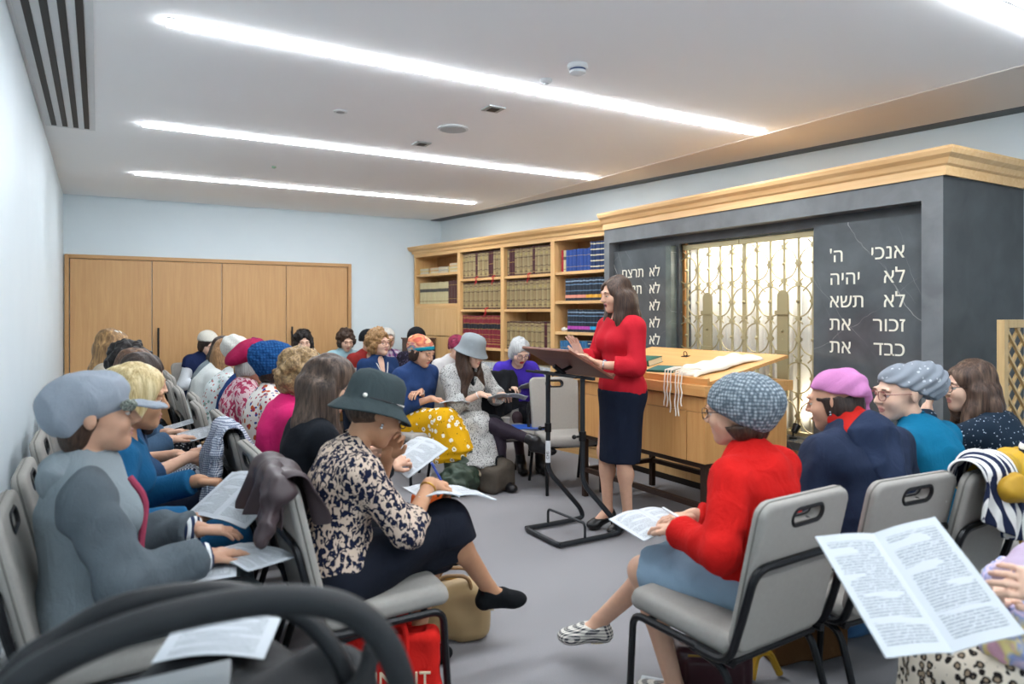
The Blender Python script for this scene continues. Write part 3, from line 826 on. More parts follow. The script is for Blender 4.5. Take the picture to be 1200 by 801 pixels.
m = MB(); m.tube(fillet([UA+fdir*.0+Vector((0,0,.03)), UA+fdir*.0+Vector((0,0,.13)), UB+fdir*.02+Vector((0,0,.13)), UB+fdir*.02+Vector((0,0,.03))], .03, 4), .009, 8); lpart(m, 'foot_loop', TUB, smooth=True)
for u in (UA, UB):
    m = MB(); m.tube([u+Vector((0,0,.66)), u+Vector((0,0,.72))], .024, 10); m.tube([u+Vector((0,0,.69)), u-fdir*.06+Vector((0,0,.69))], .008, 8); m.sphere(u-fdir*.065+Vector((0,0,.69)), .015, 3); lpart(m, 'clamp_knob', BLACKMETAL, smooth=True)
ex = wdir*.12
m = MB(); m.tube([UA-ex*1.3+Vector((0,0,1.065)), UB+ex+Vector((0,0,1.065))], .014, 4); m.tube([UA-ex*1.0+Vector((0,0,1.075))-fdir*.10, UB+ex*.6+Vector((0,0,1.075))-fdir*.10], .010, 4); m.tube([UA+Vector((0,0,1.07)), UA-fdir*.1+Vector((0,0,1.075))], .01, 4); m.tube([UB+Vector((0,0,1.07)), UB-fdir*.1+Vector((0,0,1.075))], .01, 4); lpart(m, 'cross_bar', TUB)
# reading board slopes down towards the speaker
bw = (UB-UA).length+.16; slope = math.radians(28)
xd = fdir*math.cos(slope) - Vector((0,0,1))*math.sin(slope); nd = xd.cross(wdir); 
if nd.z < 0: nd = -nd
cen = c + Vector((0,0,1.15)) + fdir*.015
MBd = Matrix.Identity(4)
for i in range(3): MBd[i][0] = xd[i]; MBd[i][1] = wdir[i]; MBd[i][2] = nd[i]; MBd[i][3] = cen[i]
BW = wood('lectern_wood', '#6a4033', '#7d4f3e', 'y')
m = MB(); m.box(-.2,.2,-bw/2,bw/2,-.009,.009, MBd); lpart(m, 'reading_board', BW, bevel=.004)
m = MB(); m.box(.18,.2,-bw/2,bw/2,.009,.028, MBd); lpart(m, 'ledge', BW, bevel=.003)
m = MB(); m.tube([c+Vector((0,0,1.07)), cen+Vector((0,0,-.02))-fdir*.10], .016, 6); m.tube([c-fdir*.1+Vector((0,0,1.07)), cen+Vector((0,0,-.03))+fdir*.04], .012, 6); lpart(m, 'tilt_bracket', BLACKMETAL)
u = UA - fdir*.0175
Mt = Matrix.Identity(4)
xw = wdir; zn = -fdir
for i in range(3): Mt[i][0] = xw[i]; Mt[i][1] = (0,0,1)[i]; Mt[i][2] = zn[i]; Mt[i][3] = (u+Vector((0,0,.53)))[i]
m = MB(); m.tube([UA+Vector((0,0,.45)), UA+Vector((0,0,.60))], .0182, 12); o = lpart(m, 'sticker', plain('white_sticker','#dde0e2',.5), smooth=True)
mt2 = Matrix.Rotation(0,4,'Z'); m = MB()
yv = Vector((0,0,1)); xv = yv; 
cam_dir = Vector((-UA.x,-UA.y,0)).normalized(); side = Vector((-cam_dir.y, cam_dir.x, 0))
Mt = Matrix.Identity(4); org = UA + cam_dir*.0183 + Vector((0,0,.475)) + side*.006
for i in range(3): Mt[i][0] = (0,0,1)[i]; Mt[i][1] = (-side)[i]; Mt[i][2] = cam_dir[i]; Mt[i][3] = org[i]
m.text('CHS', .028, Mt, .0008); lpart(m, 'sticker_text', plain('ink_black','#1d1e20',.6))
# paper on the board
m = MB(); m.box(-.10,.10,-.15,.15,.0,.003, MBd @ Matrix.Translation((-.02,-.05,.0092))); o = m.build('speech_notes', printed('#c5cbe2','#8790a8')); tag(o, 'sheet of notes lying on the lectern reading board', 'paper')
# ------------------------------------------------------------------ distance-field modelling of bodies and clothes
def nz(v): v = np.asarray(v, float); return v/ (np.linalg.norm(v)+1e-12)
def V3(*a): return np.array(a, float)
class Field:
    def __init__(s, lo, hi, h):
        s.lo = np.array(lo, float); s.h = h
        n = np.ceil((np.array(hi)-s.lo)/h).astype(int)+2
        s.n = n; s.ax = [(s.lo[i]+h*np.arange(n[i])).astype(np.float32) for i in range(3)]
        s.f = np.full(n, .25, np.float32)
    def _sub(s, lo, hi):
        i0 = np.clip(np.floor((np.array(lo)-s.lo)/s.h).astype(int), 0, s.n-1)
        i1 = np.clip(np.ceil((np.array(hi)-s.lo)/s.h).astype(int)+1, 1, s.n)
        if np.any(i1 <= i0): return None
        sl = tuple(slice(a,b) for a,b in zip(i0,i1))
        return sl, s.ax[0][sl[0]][:,None,None], s.ax[1][sl[1]][None,:,None], s.ax[2][sl[2]][None,None,:]
    def _put(s, sl, d, k, op):
        f = s.f[sl]
        if op == 'add':
            if k > 0:
                h = np.maximum(k-np.abs(f-d), 0)/k; s.f[sl] = np.minimum(f,d) - h*h*k*.25
            else: s.f[sl] = np.minimum(f,d)
        else:
            d = -d
            if k > 0:
                h = np.maximum(k-np.abs(f-d), 0)/k; s.f[sl] = np.maximum(f,d) + h*h*k*.25
            else: s.f[sl] = np.maximum(f,d)
    def cone(s, a, b, ra, rb, k=.02, flat=None, cuts=(), op='add'):
        a = np.asarray(a,float); b = np.asarray(b,float); R = max(ra,rb)+k+3*s.h
        q = s._sub(np.minimum(a,b)-R, np.maximum(a,b)+R)
        if q is None: return s
        sl, x, y, z = q
        px, py, pz = x-a[0], y-a[1], z-a[2]
        ba = b-a
        if flat is not None:
            n, f = flat; n = nz(n); g = 1/f-1
            dn = px*n[0]+py*n[1]+pz*n[2]
            px, py, pz = px+n[0]*dn*g, py+n[1]*dn*g, pz+n[2]*dn*g
            ba = ba + n*np.dot(ba,n)*g
        L2 = np.dot(ba,ba)+1e-12
        t = np.clip((px*ba[0]+py*ba[1]+pz*ba[2])/L2, 0, 1)
        d = np.sqrt((px-ba[0]*t)**2+(py-ba[1]*t)**2+(pz-ba[2]*t)**2) - (ra+(rb-ra)*t)
        if flat is not None: d = d*(.5+.5*flat[1])
        for p, n in cuts:
            n = nz(n); d = np.maximum(d, (x-p[0])*n[0]+(y-p[1])*n[1]+(z-p[2])*n[2])
        s._put(sl, d, k, op); return s
    def ell(s, c, r, R=None, k=.02, op='add', cuts=()):
        c = np.asarray(c,float); r = np.asarray(r,float); M = max(r)+k+3*s.h
        q = s._sub(c-M, c+M)
        if q is None: return s
        sl, x, y, z = q
        p = (x-c[0], y-c[1], z-c[2])
        if R is not None:
            p = tuple(p[0]*R[0,i]+p[1]*R[1,i]+p[2]*R[2,i] for i in range(3))
        k0 = np.sqrt((p[0]/r[0])**2+(p[1]/r[1])**2+(p[2]/r[2])**2)
        k1 = np.sqrt((p[0]/r[0]**2)**2+(p[1]/r[1]**2)**2+(p[2]/r[2]**2)**2)
        d = k0*(k0-1)/np.maximum(k1,1e-6)
        for pp, n in cuts:
            n = nz(n); d = np.maximum(d, (x-pp[0])*n[0]+(y-pp[1])*n[1]+(z-pp[2])*n[2])
        s._put(sl, d, k, op); return s
    def box(s, c, hs, R=None, rnd=.01, k=.01, op='add'):
        c = np.asarray(c,float); hs = np.asarray(hs,float); M = np.linalg.norm(hs)+k+3*s.h
        q = s._sub(c-M, c+M)
        if q is None: return s
        sl, x, y, z = q
        p = (x-c[0], y-c[1], z-c[2])
        if R is not None: p = tuple(p[0]*R[0,i]+p[1]*R[1,i]+p[2]*R[2,i] for i in range(3))
        g = [np.abs(p[i])-(hs[i]-rnd) for i in range(3)]
        d = np.sqrt(np.maximum(g[0],0)**2+np.maximum(g[1],0)**2+np.maximum(g[2],0)**2) + np.minimum(np.maximum(np.maximum(g[0],g[1]),g[2]),0) - rnd
        s._put(sl, d, k, op); return s
    def plate(s, c, hw, hh, th, R, rad, rnd):
        """rounded slab: x half width, z half height, thickness along local y"""
        M = math.hypot(hw,hh)+3*s.h; q = s._sub(np.asarray(c)-M, np.asarray(c)+M); sl, x, y, z = q
        p = (x-c[0], y-c[1], z-c[2]); p = tuple(p[0]*R[0,i]+p[1]*R[1,i]+p[2]*R[2,i] for i in range(3))
        gx, gz = np.abs(p[0])-(hw-rad), np.abs(p[2])-(hh-rad)
        d2 = np.sqrt(np.maximum(gx,0)**2+np.maximum(gz,0)**2)+np.minimum(np.maximum(gx,gz),0)-rad+rnd
        dy = np.abs(p[1])-(th-rnd)
        d = np.minimum(np.maximum(d2,dy),0)+np.sqrt(np.maximum(d2,0)**2+np.maximum(dy,0)**2)-rnd
        s._put(sl, d, 0, 'add'); return s
    def cut(s, p, n, k=0.0):
        """drop everything on the side the normal points to"""
        n = nz(n)
        d = (s.ax[0][:,None,None]-p[0])*n[0]+(s.ax[1][None,:,None]-p[1])*n[1]+(s.ax[2][None,None,:]-p[2])*n[2]
        if k > 0:
            h = np.maximum(k-np.abs(s.f-d),0)/k; s.f = (np.maximum(s.f,d)+h*h*k*.25).astype(np.float32)
        else: s.f = np.maximum(s.f, d).astype(np.float32)
        return s
    def cut2(s, p, n, p2, n2):
        X, Y, Z = s.ax[0][:,None,None], s.ax[1][None,:,None], s.ax[2][None,None,:]
        d1 = (X-p[0])*n[0]+(Y-p[1])*n[1]+(Z-p[2])*n[2]; d2 = (X-p2[0])*n2[0]+(Y-p2[1])*n2[1]+(Z-p2[2])*n2[2]
        s.f = np.maximum(s.f, np.minimum(d1, d2)).astype(np.float32); return s
    def mesh(s):
        f = s.f
        f[0]=f[-1]=.2; f[:,0]=f[:,-1]=.2; f[:,:,0]=f[:,:,-1]=.2
        ins = f < 0
        A = ins[:-1,:-1,:-1].astype(np.int8)
        cnt = np.zeros(A.shape, np.int8)
        off = [(i,j,k) for i in (0,1) for j in (0,1) for k in (0,1)]
        nx, ny, nzz = f.shape
        sh = lambda arr, o: arr[o[0]:nx-1+o[0], o[1]:ny-1+o[1], o[2]:nzz-1+o[2]]
        for o in off: cnt += sh(ins, o)
        act = (cnt > 0) & (cnt < 8)
        ci = np.argwhere(act)
        if len(ci) == 0: return np.zeros((0,3)), np.zeros((0,4),int)
        idx = np.full(act.shape, -1, np.int64); idx[act] = np.arange(len(ci))
        val = {o: f[ci[:,0]+o[0], ci[:,1]+o[1], ci[:,2]+o[2]] for o in off}
        P = np.zeros((len(ci),3)); c = np.zeros(len(ci))
        for o in off:
            for ax in range(3):
                if o[ax] == 0:
                    o2 = tuple(o[i]+(1 if i == ax else 0) for i in range(3))
                    a, b = val[o], val[o2]; cr = (a < 0) != (b < 0)
                    t = np.where(cr, a/(a-b+1e-12*(a==b)), 0)
                    q = np.tile(np.array(o,float),(len(ci),1)); q[:,ax] += t
                    P[cr] += q[cr]; c[cr] += 1
        P /= c[:,None]
        Vt = s.lo + s.h*(ci+P)
        Q = []
        for ax in range(3):
            u, w = (ax+1)%3, (ax+2)%3
            sl0 = [slice(None)]*3; sl1 = [slice(None)]*3
            sl0[ax] = slice(0,-1); sl1[ax] = slice(1,None)
            a = ins[tuple(sl0)]; b = ins[tuple(sl1)]
            e = np.argwhere(a != b)
            e = e[(e[:,u] > 0) & (e[:,w] > 0) & (e[:,u] < f.shape[u]-1) & (e[:,w] < f.shape[w]-1)]
            fl = a[e[:,0],e[:,1],e[:,2]]
            def g(du, dw):
                q = e.copy(); q[:,u] -= du; q[:,w] -= dw; return idx[q[:,0],q[:,1],q[:,2]]
            qd = np.stack([g(1,1),g(0,1),g(0,0),g(1,0)],1)
            qd[~fl] = qd[~fl][:,::-1]
            Q.append(qd)
        return Vt, np.concatenate(Q)

_rng = np.random.default_rng(5)
def noise_fn(seed, freq, aniso=(1,1,1), n=7):
    r = np.random.default_rng(seed); D = r.normal(size=(n,3)); D /= np.linalg.norm(D,axis=1)[:,None]
    D = D*np.array(aniso)*freq*r.uniform(.6,1.6,size=(n,1)); ph = r.uniform(0,6.28,n)
    def fn(P):
        o = np.zeros(len(P))
        for d, p in zip(D, ph): o += np.sin(P@d+p)
        return o/math.sqrt(n)
    return fn
def vnormals(Vt, Q):
    n = np.cross(Vt[Q[:,2]]-Vt[Q[:,0]], Vt[Q[:,3]]-Vt[Q[:,1]]); N = np.zeros_like(Vt)
    for i in range(4): np.add.at(N, Q[:,i], n)
    return N/(np.linalg.norm(N,axis=1)[:,None]+1e-12)
def displaced(Vt, Q, fn, amp):
    if len(Vt) == 0: return Vt
    return Vt + vnormals(Vt,Q)*(fn(Vt)*amp)[:,None]
def smooth_mesh(Vt, Q, it=1, lam=.5):
    for _ in range(it):
        acc = np.zeros_like(Vt); c = np.zeros(len(Vt))
        for a, b in ((0,1),(1,2),(2,3),(3,0)):
            np.add.at(acc, Q[:,a], Vt[Q[:,b]]); np.add.at(c, Q[:,a], 1)
            np.add.at(acc, Q[:,b], Vt[Q[:,a]]); np.add.at(c, Q[:,b], 1)
        Vt = Vt + lam*(acc/np.maximum(c,1)[:,None]-Vt)
    return Vt
def quad_object(name, parts, mats, parent=None):
    """parts: list of (V, Q, material indices or int) joined into one mesh"""
    parts = [p for p in parts if len(p[0])]
    nv = sum(len(p[0]) for p in parts); nq = sum(len(p[1]) for p in parts)
    Vt = np.concatenate([p[0] for p in parts]).astype(np.float32)
    off = 0; Qs = []; Ms = []
    for v, q, m in parts:
        Qs.append(np.asarray(q)+off); off += len(v)
        Ms.append(np.full(len(q), m, np.int32) if np.isscalar(m) else np.asarray(m, np.int32))
    Q = np.concatenate(Qs).astype(np.int32); Mi = np.concatenate(Ms)
    me = bpy.data.meshes.new(name)
    me.vertices.add(nv); me.vertices.foreach_set('co', Vt.ravel())
    me.loops.add(nq*4); me.loops.foreach_set('vertex_index', Q.ravel())
    me.polygons.add(nq); me.polygons.foreach_set('loop_start', np.arange(0, nq*4, 4, dtype=np.int32))
    for m in mats: me.materials.append(m)
    me.polygons.foreach_set('material_index', Mi); me.polygons.foreach_set('use_smooth', np.ones(nq, bool))
    me.update(calc_edges=True); me.validate()
    o = bpy.data.objects.new(name, me); return link(o, parent)
def ball(c, r, R=None, n=4):
    Vt, F = cube_sphere(n); rr = np.array(r if hasattr(r,'__len__') else (r,r,r))
    P = Vt*rr
    if R is not None: P = P@R.T
    return P+np.asarray(c), np.array(F)
def rotx(a): c, s = math.cos(a), math.sin(a); return np.array([[1,0,0],[0,c,-s],[0,s,c]])
def roty(a): c, s = math.cos(a), math.sin(a); return np.array([[c,0,s],[0,1,0],[-s,0,c]])
def rotz(a): c, s = math.cos(a), math.sin(a); return np.array([[c,-s,0],[s,c,0],[0,0,1]])
def ik(a, t, l1, l2, hint):
    a = np.asarray(a,float); t = np.asarray(t,float); d = t-a; L = np.linalg.norm(d); d = d/L
    if L > (l1+l2)*.995: L = (l1+l2)*.995; t = a+d*L
    x = (l1*l1-l2*l2+L*L)/(2*L); h = math.sqrt(max(l1*l1-x*x, 1e-6))
    hn = np.asarray(hint,float); hn = nz(hn-d*np.dot(hn,d))
    return a+d*x+hn*h, t

# ------------------------------------------------------------------ the person
class Person:
    """local frame: x right hand, y forward, z up; origin on the floor under the hips"""
    def __init__(s, name, label, loc, face, **k):
        g = lambda n, d: k.get(n, d)
        s.k = k; s.label = label; s.loc = loc; s.face = face
        s.level = g('level', 2)                     # 0 near, 1 middle, 2 far
        s.hz = g('hz', .53); sc = g('torso', .95); s.fat = g('fat', 1.0)
        lean = math.radians(g('lean', 0)); hunch = math.radians(g('hunch', 8)); side = math.radians(g('side', 0))
        tw = math.radians(g('twist', 0))
        def updir(a): return nz((math.sin(side), math.sin(a), math.cos(a)))
        s.u1 = updir(lean); s.u2 = updir(lean+hunch*.6); s.u3 = updir(lean+hunch)
        s.H = V3(0,0,s.hz); s.Wp = s.H+s.u1*.19*sc; s.C = s.Wp+s.u2*.17*sc; s.N = s.C+s.u3*.135*sc
        s.lat = rotz(-tw)@V3(1,0,0); s.fwd = nz(np.cross(s.u3, s.lat)); 
        sw = g('shoulder', .155)*s.fat**.5
        shrug = g('shrug', 0)
        s.S = {'R': s.N-s.u3*(.052-shrug)+s.lat*sw, 'L': s.N-s.u3*(.052-shrug)-s.lat*sw}
        # head
        pitch = math.radians(g('pitch', 0)); yaw = math.radians(g('yaw', 0)); roll = math.radians(g('roll', 0))
        s.R = rotz(-yaw)@rotx(-pitch)@roty(roll)     # yaw > 0 turns to the right hand
        npit = lean+hunch+pitch*.35
        nd = nz((math.sin(side)*.5+math.sin(roll)*.3, math.sin(npit), math.cos(npit))); s.nd = nd
        s.Hc = s.N+nd*.155+s.R@V3(0,.018,.012)
        s.hs = g('head', 1.05)
        # arms
        s.E = {}; s.Wr = {}; s.hand = {}
        for sd, sg in (('R',1),('L',-1)):
            t = g('hand'+sd, None)
            if t is None: t = dict(p=(sg*.11,.33,s.hz+.13), d=(-sg*.35,1,-.25), n=(0,-.2,-1))
            d = nz(t['d']); n = np.asarray(t.get('n',(0,0,-1)),float); n = nz(n-d*np.dot(n,d))
            w = np.asarray(t['p'],float)-d*.07
            hint = t.get('hint', (sg*.55,-.45,-.6))
            e, w2 = ik(s.S[sd], w, .275, .24, hint)
            s.E[sd] = e; s.Wr[sd] = w2; s.hand[sd] = (w2, d, n, t.get('curl', .35), t.get('spread', .12), t.get('thumb', .5), sg)
        # legs
        s.K = {}; s.A = {}; s.T = {}; s.Hp = {}
        for sd, sg in (('R',1),('L',-1)):
            if g('standing', False):
                t = dict(p=(sg*.085,-.01,.10), toe=(sg*.1,1,0))
            else: t = dict(p=(sg*.11,.44,.085), toe=(sg*.12,1,-.12))
            t.update(g('foot'+sd, {}))
            hp = s.H+V3(sg*.085,.01,-.02); s.Hp[sd] = hp
            kk, aa = ik(hp, t['p'], g('thigh',.43), g('shin',.42), t.get('hint', (sg*.05,1,.45)))
            s.K[sd] = kk; s.A[sd] = aa; s.T[sd] = aa+nz(t['toe'])*.15+V3(0,0,-.045)*(1 if t.get('flat',1) else .3)
        s.ext = np.array([s.H, s.Wp, s.C, s.N, s.Hc]+list(s.S.values())+list(s.E.values())+list(s.Wr.values())+list(s.K.values())+list(s.A.values())+list(s.T.values()))
        s.skincol = g('skin', '#c8967a')
        s.build_body()
    def hp(s, x, y, z): return s.Hc+s.R@(V3(x,y,z)*s.hs)
    def hr(s, *r): return np.array(r)*s.hs
    def grid(s, pts, pad, h):
        pts = np.array(pts); return Field(pts.min(0)-pad, pts.max(0)+pad, h)
    # ---- field pieces shared by the body and by garments
    def trunk(s, F, t=0.0, bust=True):
        f = s.fat
        F.ell(s.H+V3(0,-.01,.02), (.168*f+t,.125*f+t,.12+t), k=.03)
        fl = (s.fwd, .74)
        F.cone(s.H+s.u1*.04, s.Wp, .155*f+t, .128*f+t, .05, fl); F.cone(s.Wp, s.C, .128*f+t, .142*f+t, .05, fl)
        F.cone(s.C, s.N-s.u3*.06, .142*f+t, .085+t, .05, (s.fwd,.70))
        F.cone(s.S['L']-s.u3*.008, s.S['R']-s.u3*.008, .05+t, .05+t, .06)
        F.cone(s.N-s.u3*.05, s.N+s.nd*.012, .075+t, .048+t, .04)
        if f > 1.02: F.ell(s.Wp-s.u1*.05+s.fwd*.05*f, (.12*f+t,.09*f+t,.12+t), k=.06)
        if bust:
            for sg in (-1,1): F.ell(s.C+s.lat*.068*sg+s.fwd*.075*f-s.u2*.012, (.062*f+t,.058*f+t,.06+t), k=.045)
        return F
    def arm(s, F, sd, t=0.0, frac=2.0, k=.025, flare=0.0, shoulder=True):
        S, E, W = s.S[sd], s.E[sd], s.Wr[sd]
        if frac <= 1:
            p = S+(E-S)*frac; F.cone(S, p+(E-S)*.04, .05+t, .043+t+flare, k, cuts=[(p, E-S)])
        else:
            F.cone(S, E, .048+t, .039+t, k)
            q = min(1, frac-1); p = E+(W-E)*q
            if q < .999: F.cone(E, p+(W-E)*.05, .039+t, .039+t+(.028-.039)*q+flare, k, cuts=[(p, W-E)])
            else: F.cone(E, W, .039+t, .0265+t+flare, k, cuts=[(W, W-E)] if t > 0 else ())
        return F
    def leg(s, F, sd, t=0.0, frac=2.0, k=.03):
        Hh, K, A = s.Hp[sd], s.K[sd], s.A[sd]
        F.cone(Hh, K, .088*s.fat+t, .057+t, k)
        if frac > 1:
            q = min(1, frac-1); p = K+(A-K)*q
            F.cone(K, p, .053+t, .053+(.033-.053)*q+t, k, cuts=[(p, A-K)] if frac < 2 else ())
            back = nz(np.cross(np.cross(A-K, K-Hh), A-K)); 
            if np.dot(back, K-Hh) > 0: back = -back
            if q > .5: F.ell(K+(A-K)*.33+back*.018, (.045+t,.045+t,.045+t), k=.05)
        return F
    def foot(s, F, sd, t=0.0, k=.015):
        A, T = s.A[sd], s.T[sd]; d = nz(T-A); 
        heel = A-nz((d[0],d[1],0))*.022+V3(0,0,-.048)
        F.cone(A, heel, .032+t, .026+t, k); F.cone(A+d*.03-V3(0,0,.01), T-d*.03, .034+t, .027+t, k, (V3(0,0,1),.8)); F.ell(T-d*.03, (.036+t,.045+t,.019+t), rotz(math.atan2(-d[0],d[1])), k=.02)
        F.cone(heel, T-d*.05-V3(0,0,.008), .024+t, .022+t, k)
        return F
    def build_body(s):
        k = s.k; L = s.level
        F = s.grid(list(s.ext), .2, (.011,.0125,.014)[L])
        s.trunk(F, -.004)
        F.cone(s.N-s.u3*.04, s.hp(0,-.026,-.05), .051, .045, .03)
        for sd in 'LR':
            s.arm(F, sd); s.leg(F, sd); s.foot(F, sd)
            w, d, n, curl, spread, th, sg = s.hand[sd]
            F.cone(w, w+d*.03, .026, .024, .02)
        Vb, Qb = F.mesh(); Vb = smooth_mesh(Vb, Qb, 1)
        parts = [(Vb, Qb, 0)]
        # head
        h = (.0042,.005,.0062)[L]
        F = Field(s.Hc-.17, s.Hc+.17, h); H = s.hp; R = s.R; hr = s.hr
        F.ell(H(0,-.014,.028), hr(.074,.094,.083), R, k=.02)
        F.ell(H(0,.036,-.032), hr(.058,.056,.080), R, k=.03)
        F.ell(H(0,.018,-.060), hr(.050,.052,.034), R, k=.025)
        F.ell(H(0,.066,-.092), hr(.024,.022,.020), R, k=.03)
        for sg in (-1,1):
            F.ell(H(sg*.038,.062,-.028), hr(.022,.022,.022), R, k=.03)
            F.ell(H(sg*.030,.084,.026), hr(.024,.012,.010), R, k=.018)
        for sg in (-1,1):
            F.ell(H(sg*.031,.099,.005), hr(.019,.016,.012), R, k=.014, op='sub')
        F.cone(H(0,.088,.016), H(0,.111,-.024), .0075*s.hs, .0105*s.hs, .012)
        for sg in (-1,1):
            F.ell(H(sg*.011,.100,-.028), hr(.0085,.010,.0075), R, k=.008)
            F.ell(H(sg*.075,-.017,-.004), hr(.010,.019,.030), R@rotz(-sg*.35), k=.008)
        F.ell(H(0,.0885,-.055), hr(.021,.010,.0055), R, k=.008); F.ell(H(0,.0865,-.066), hr(.018,.010,.0065), R, k=.008)
        mo = k.get('mouth', 0)
        F.ell(H(0,.097,-.0605-mo*.3), hr(.017,.010,.0016+mo), R, k=.004, op='sub')
        F.cone(H(0,-.026,-.05), s.N+s.nd*.03, .046, .047, .02)
        Vh, Qh = F.mesh()
        Lc = (Vh-s.Hc)@s.R/s.hs
        fc = Lc[Qh].mean(1)
        mi = np.zeros(len(Qh), np.int32)
        lip = (np.abs(fc[:,0]) < .0205*(1-((fc[:,2]+.0605)/.018)**2).clip(0)) & (fc[:,1] > .083) & (np.abs(fc[:,2]+.0605) < .0125)
        mi[lip] = 1
        if mo: mi[lip & (np.abs(fc[:,2]+.0605+mo*.3) < mo*.8) & (np.abs(fc[:,0]) < .014)] = 4
        parts.append((Vh, Qh, mi))
        lid = k.get('lid', .4)         # 0 wide open, 1 closed
        for sg in (-1,1):
            c = H(sg*.031,.0785,.005)
            v, q = ball(c, .0125*s.hs, None, 4); parts.append((v,q,2))
            gz = nz(s.R@V3(k.get('gaze',0),1,-.5*lid))
            v, q = ball(c+gz*.0068*s.hs, .0073*s.hs, None, 3); parts.append((v,q,3))
            v, q = ball(H(sg*.031,.0788,.005+.0065*(1-lid)), hr(.0138,.0136,.0120), R, 4); parts.append((v,q,0))
            v, q = ball(H(sg*.031,.0915,.005-.0070*lid+.0005), hr(.0125,.0030,.0013), R, 3); parts.append((v,q,4))
            v, q = ball(H(sg*.032,.0935,.0285), hr(.0165,.0045,.0032), R@roty(-sg*.02), 3); parts.append((v,q,4))
        # hands
        hh = (.0038,.0042,.0052)[L]
        for sd in 'LR':
            w, d, n, curl, spread, th, sg = s.hand[sd]
            lt = nz(np.cross(n, d))*(-sg)            # towards the little finger
            if k.get('flip'+sd): lt = -lt
            F = Field(w-.17, w+.17, hh)
            F.cone(w-nz(w-s.E[sd])*.045, w+d*.012, .0285, .0245, .02, (n,.85))
            F.box(w+d*.052+lt*.002, (.037,.044,.0125), np.stack([lt,d,n],1), .012, k=.02)
            for i, (o, ln, r) in enumerate(((-.029,.068,.0085),(-.0095,.076,.0088),(.0105,.071,.0083),(.029,.056,.0073))):
                b = w+d*(.090-.004*abs(i-1))+lt*o
                sp = (i-1.5)*spread
                d1 = nz(d+lt*sp); a1 = curl*.9; a2 = curl*2.0; a3 = curl*2.8
                c1 = nz(d1*math.cos(a1)+n*math.sin(a1)); c2 = nz(d1*math.cos(a2)+n*math.sin(a2)); c3 = nz(d1*math.cos(a3)+n*math.sin(a3))
                p1 = b+c1*ln*.45; p2 = p1+c2*ln*.32; p3 = p2+c3*ln*.23
                F.cone(b-d*.02, p1, r*1.05, r, .005); F.cone(p1, p2, r, r*.92, .004); F.cone(p2, p3, r*.92, r*.8, .003)
            b = w+d*.022-lt*.026+n*.006
            q1 = b+nz(d*.7-lt*(.75-.3*th)+n*.25*th)*.040; q2 = q1+nz(d*.9-lt*(.35-.5*th)+n*.45*th)*.030
            F.cone(b, q1, .0125, .0098, .012); F.cone(q1, q2, .0098, .0082, .004)
            Vx, Qx = F.mesh(); parts.append((Vx, Qx, 0))
        brow = lin(k.get('brow', '#4a3428'))
        s.root = quad_object('person', parts, [skin(s.skincol), plain('lips', k.get('lips','#bd8078'), .45), plain('eye_white','#d9d6d0',.25), plain('iris','#2c201a',.2), plain('eyebrow', k.get('brow','#4a3428'), .8)])
        s.root.location = s.loc; s.root.rotation_euler = (0,0,-math.radians(s.face))
        tag(s.root, s.label, 'person', k.get('group'))
    def part(s, name, F_or_VQ, mat, amp=0, freq=20, aniso=(1,1,1), seed=1, label=None, smooth=1):
        if isinstance(F_or_VQ, Field): Vt, Q = F_or_VQ.mesh()
        else: Vt, Q = F_or_VQ
        if len(Vt) == 0: return None
        if smooth: Vt = smooth_mesh(Vt, Q, smooth)
        if amp:
            na = noise_fn(seed, freq, aniso); nb = noise_fn(seed+40, freq*1.9, aniso)
            Vt = displaced(Vt, Q, lambda P: (1-np.abs(na(P))*1.1)*.8 + .45*nb(P) - .3, amp*1.25)
        o = quad_object(name, [(Vt,Q,0)], [mat], s.root)
        if label: o['label'] = label
        return o
    # ---- clothes
    def top(s, name, mat, t=.014, sleeve=2.0, hem=.02, neck=.0, vneck=0, folds=.004, flare=.006, bust=True, label=None, open_front=0, collar=0):
        pts = [s.H, s.Wp, s.C, s.N]+list(s.S.values())+list(s.E.values())+list(s.Wr.values())
        F = s.grid(pts, .22, (.0085,.010,.0125)[s.level])
        s.trunk(F, t, bust)
        if hem is not None: F.cut(s.H+s.u1*hem, -s.u1, .01)
        if neck: F.ell(s.N+s.fwd*.035+s.nd*.03, (neck+.03,neck+.02,neck+.02), k=.008, op='sub')
        if vneck: 
            F.cone(s.N+s.fwd*.10+s.nd*.02, s.C+s.fwd*.13+s.u3*(.10-vneck), .055, .006, .004, op='sub')
        for sd in 'LR':
            if sleeve > 0: s.arm(F, sd, t, sleeve, .03, flare)
        F.cone(s.N+s.nd*.004, s.N+s.nd*.1, .047, .047, .004, op='sub')
        if collar: F.cone(s.N-s.u3*.02-s.fwd*.01, s.N+s.nd*.03, .07, .066, .01, cuts=[(s.N+s.nd*.032, s.nd)]); F.cone(s.N+s.nd*.0, s.N+s.nd*.08, .052, .056, .003, op='sub')
        return s.part(name, F, mat, folds, 26, (1,1,.6), sum(map(ord,name))%97+int(abs(s.loc[0])*10), label)
    def skirt(s, name, mat, drop=.55, t=.022, folds=.006, label=None, wide=0.0):
        """drop: share of the shin the cloth covers (0 = to the knee)"""
        pts = [s.H, s.Wp]+list(s.K.values())+list(s.A.values())
        F = s.grid(pts, .22, (.0095,.0115,.014)[s.level])
        F.ell(s.H+V3(0,-.01,.02), (.166*s.fat+.008,.124*s.fat+.008,.118+.008), k=.03); F.cone(s.H+s.u1*.04, s.H+s.u1*.1, .150*s.fat+.004, .128*s.fat, .04, (s.fwd,.76))
        for sd in 'LR': F.cone(s.Hp[sd], s.K[sd], .09*s.fat+t, .06+t, .06, cuts=[(s.K[sd]+nz(s.K[sd]-s.Hp[sd])*(.075 if drop > 0 else -.02), s.K[sd]-s.Hp[sd])])
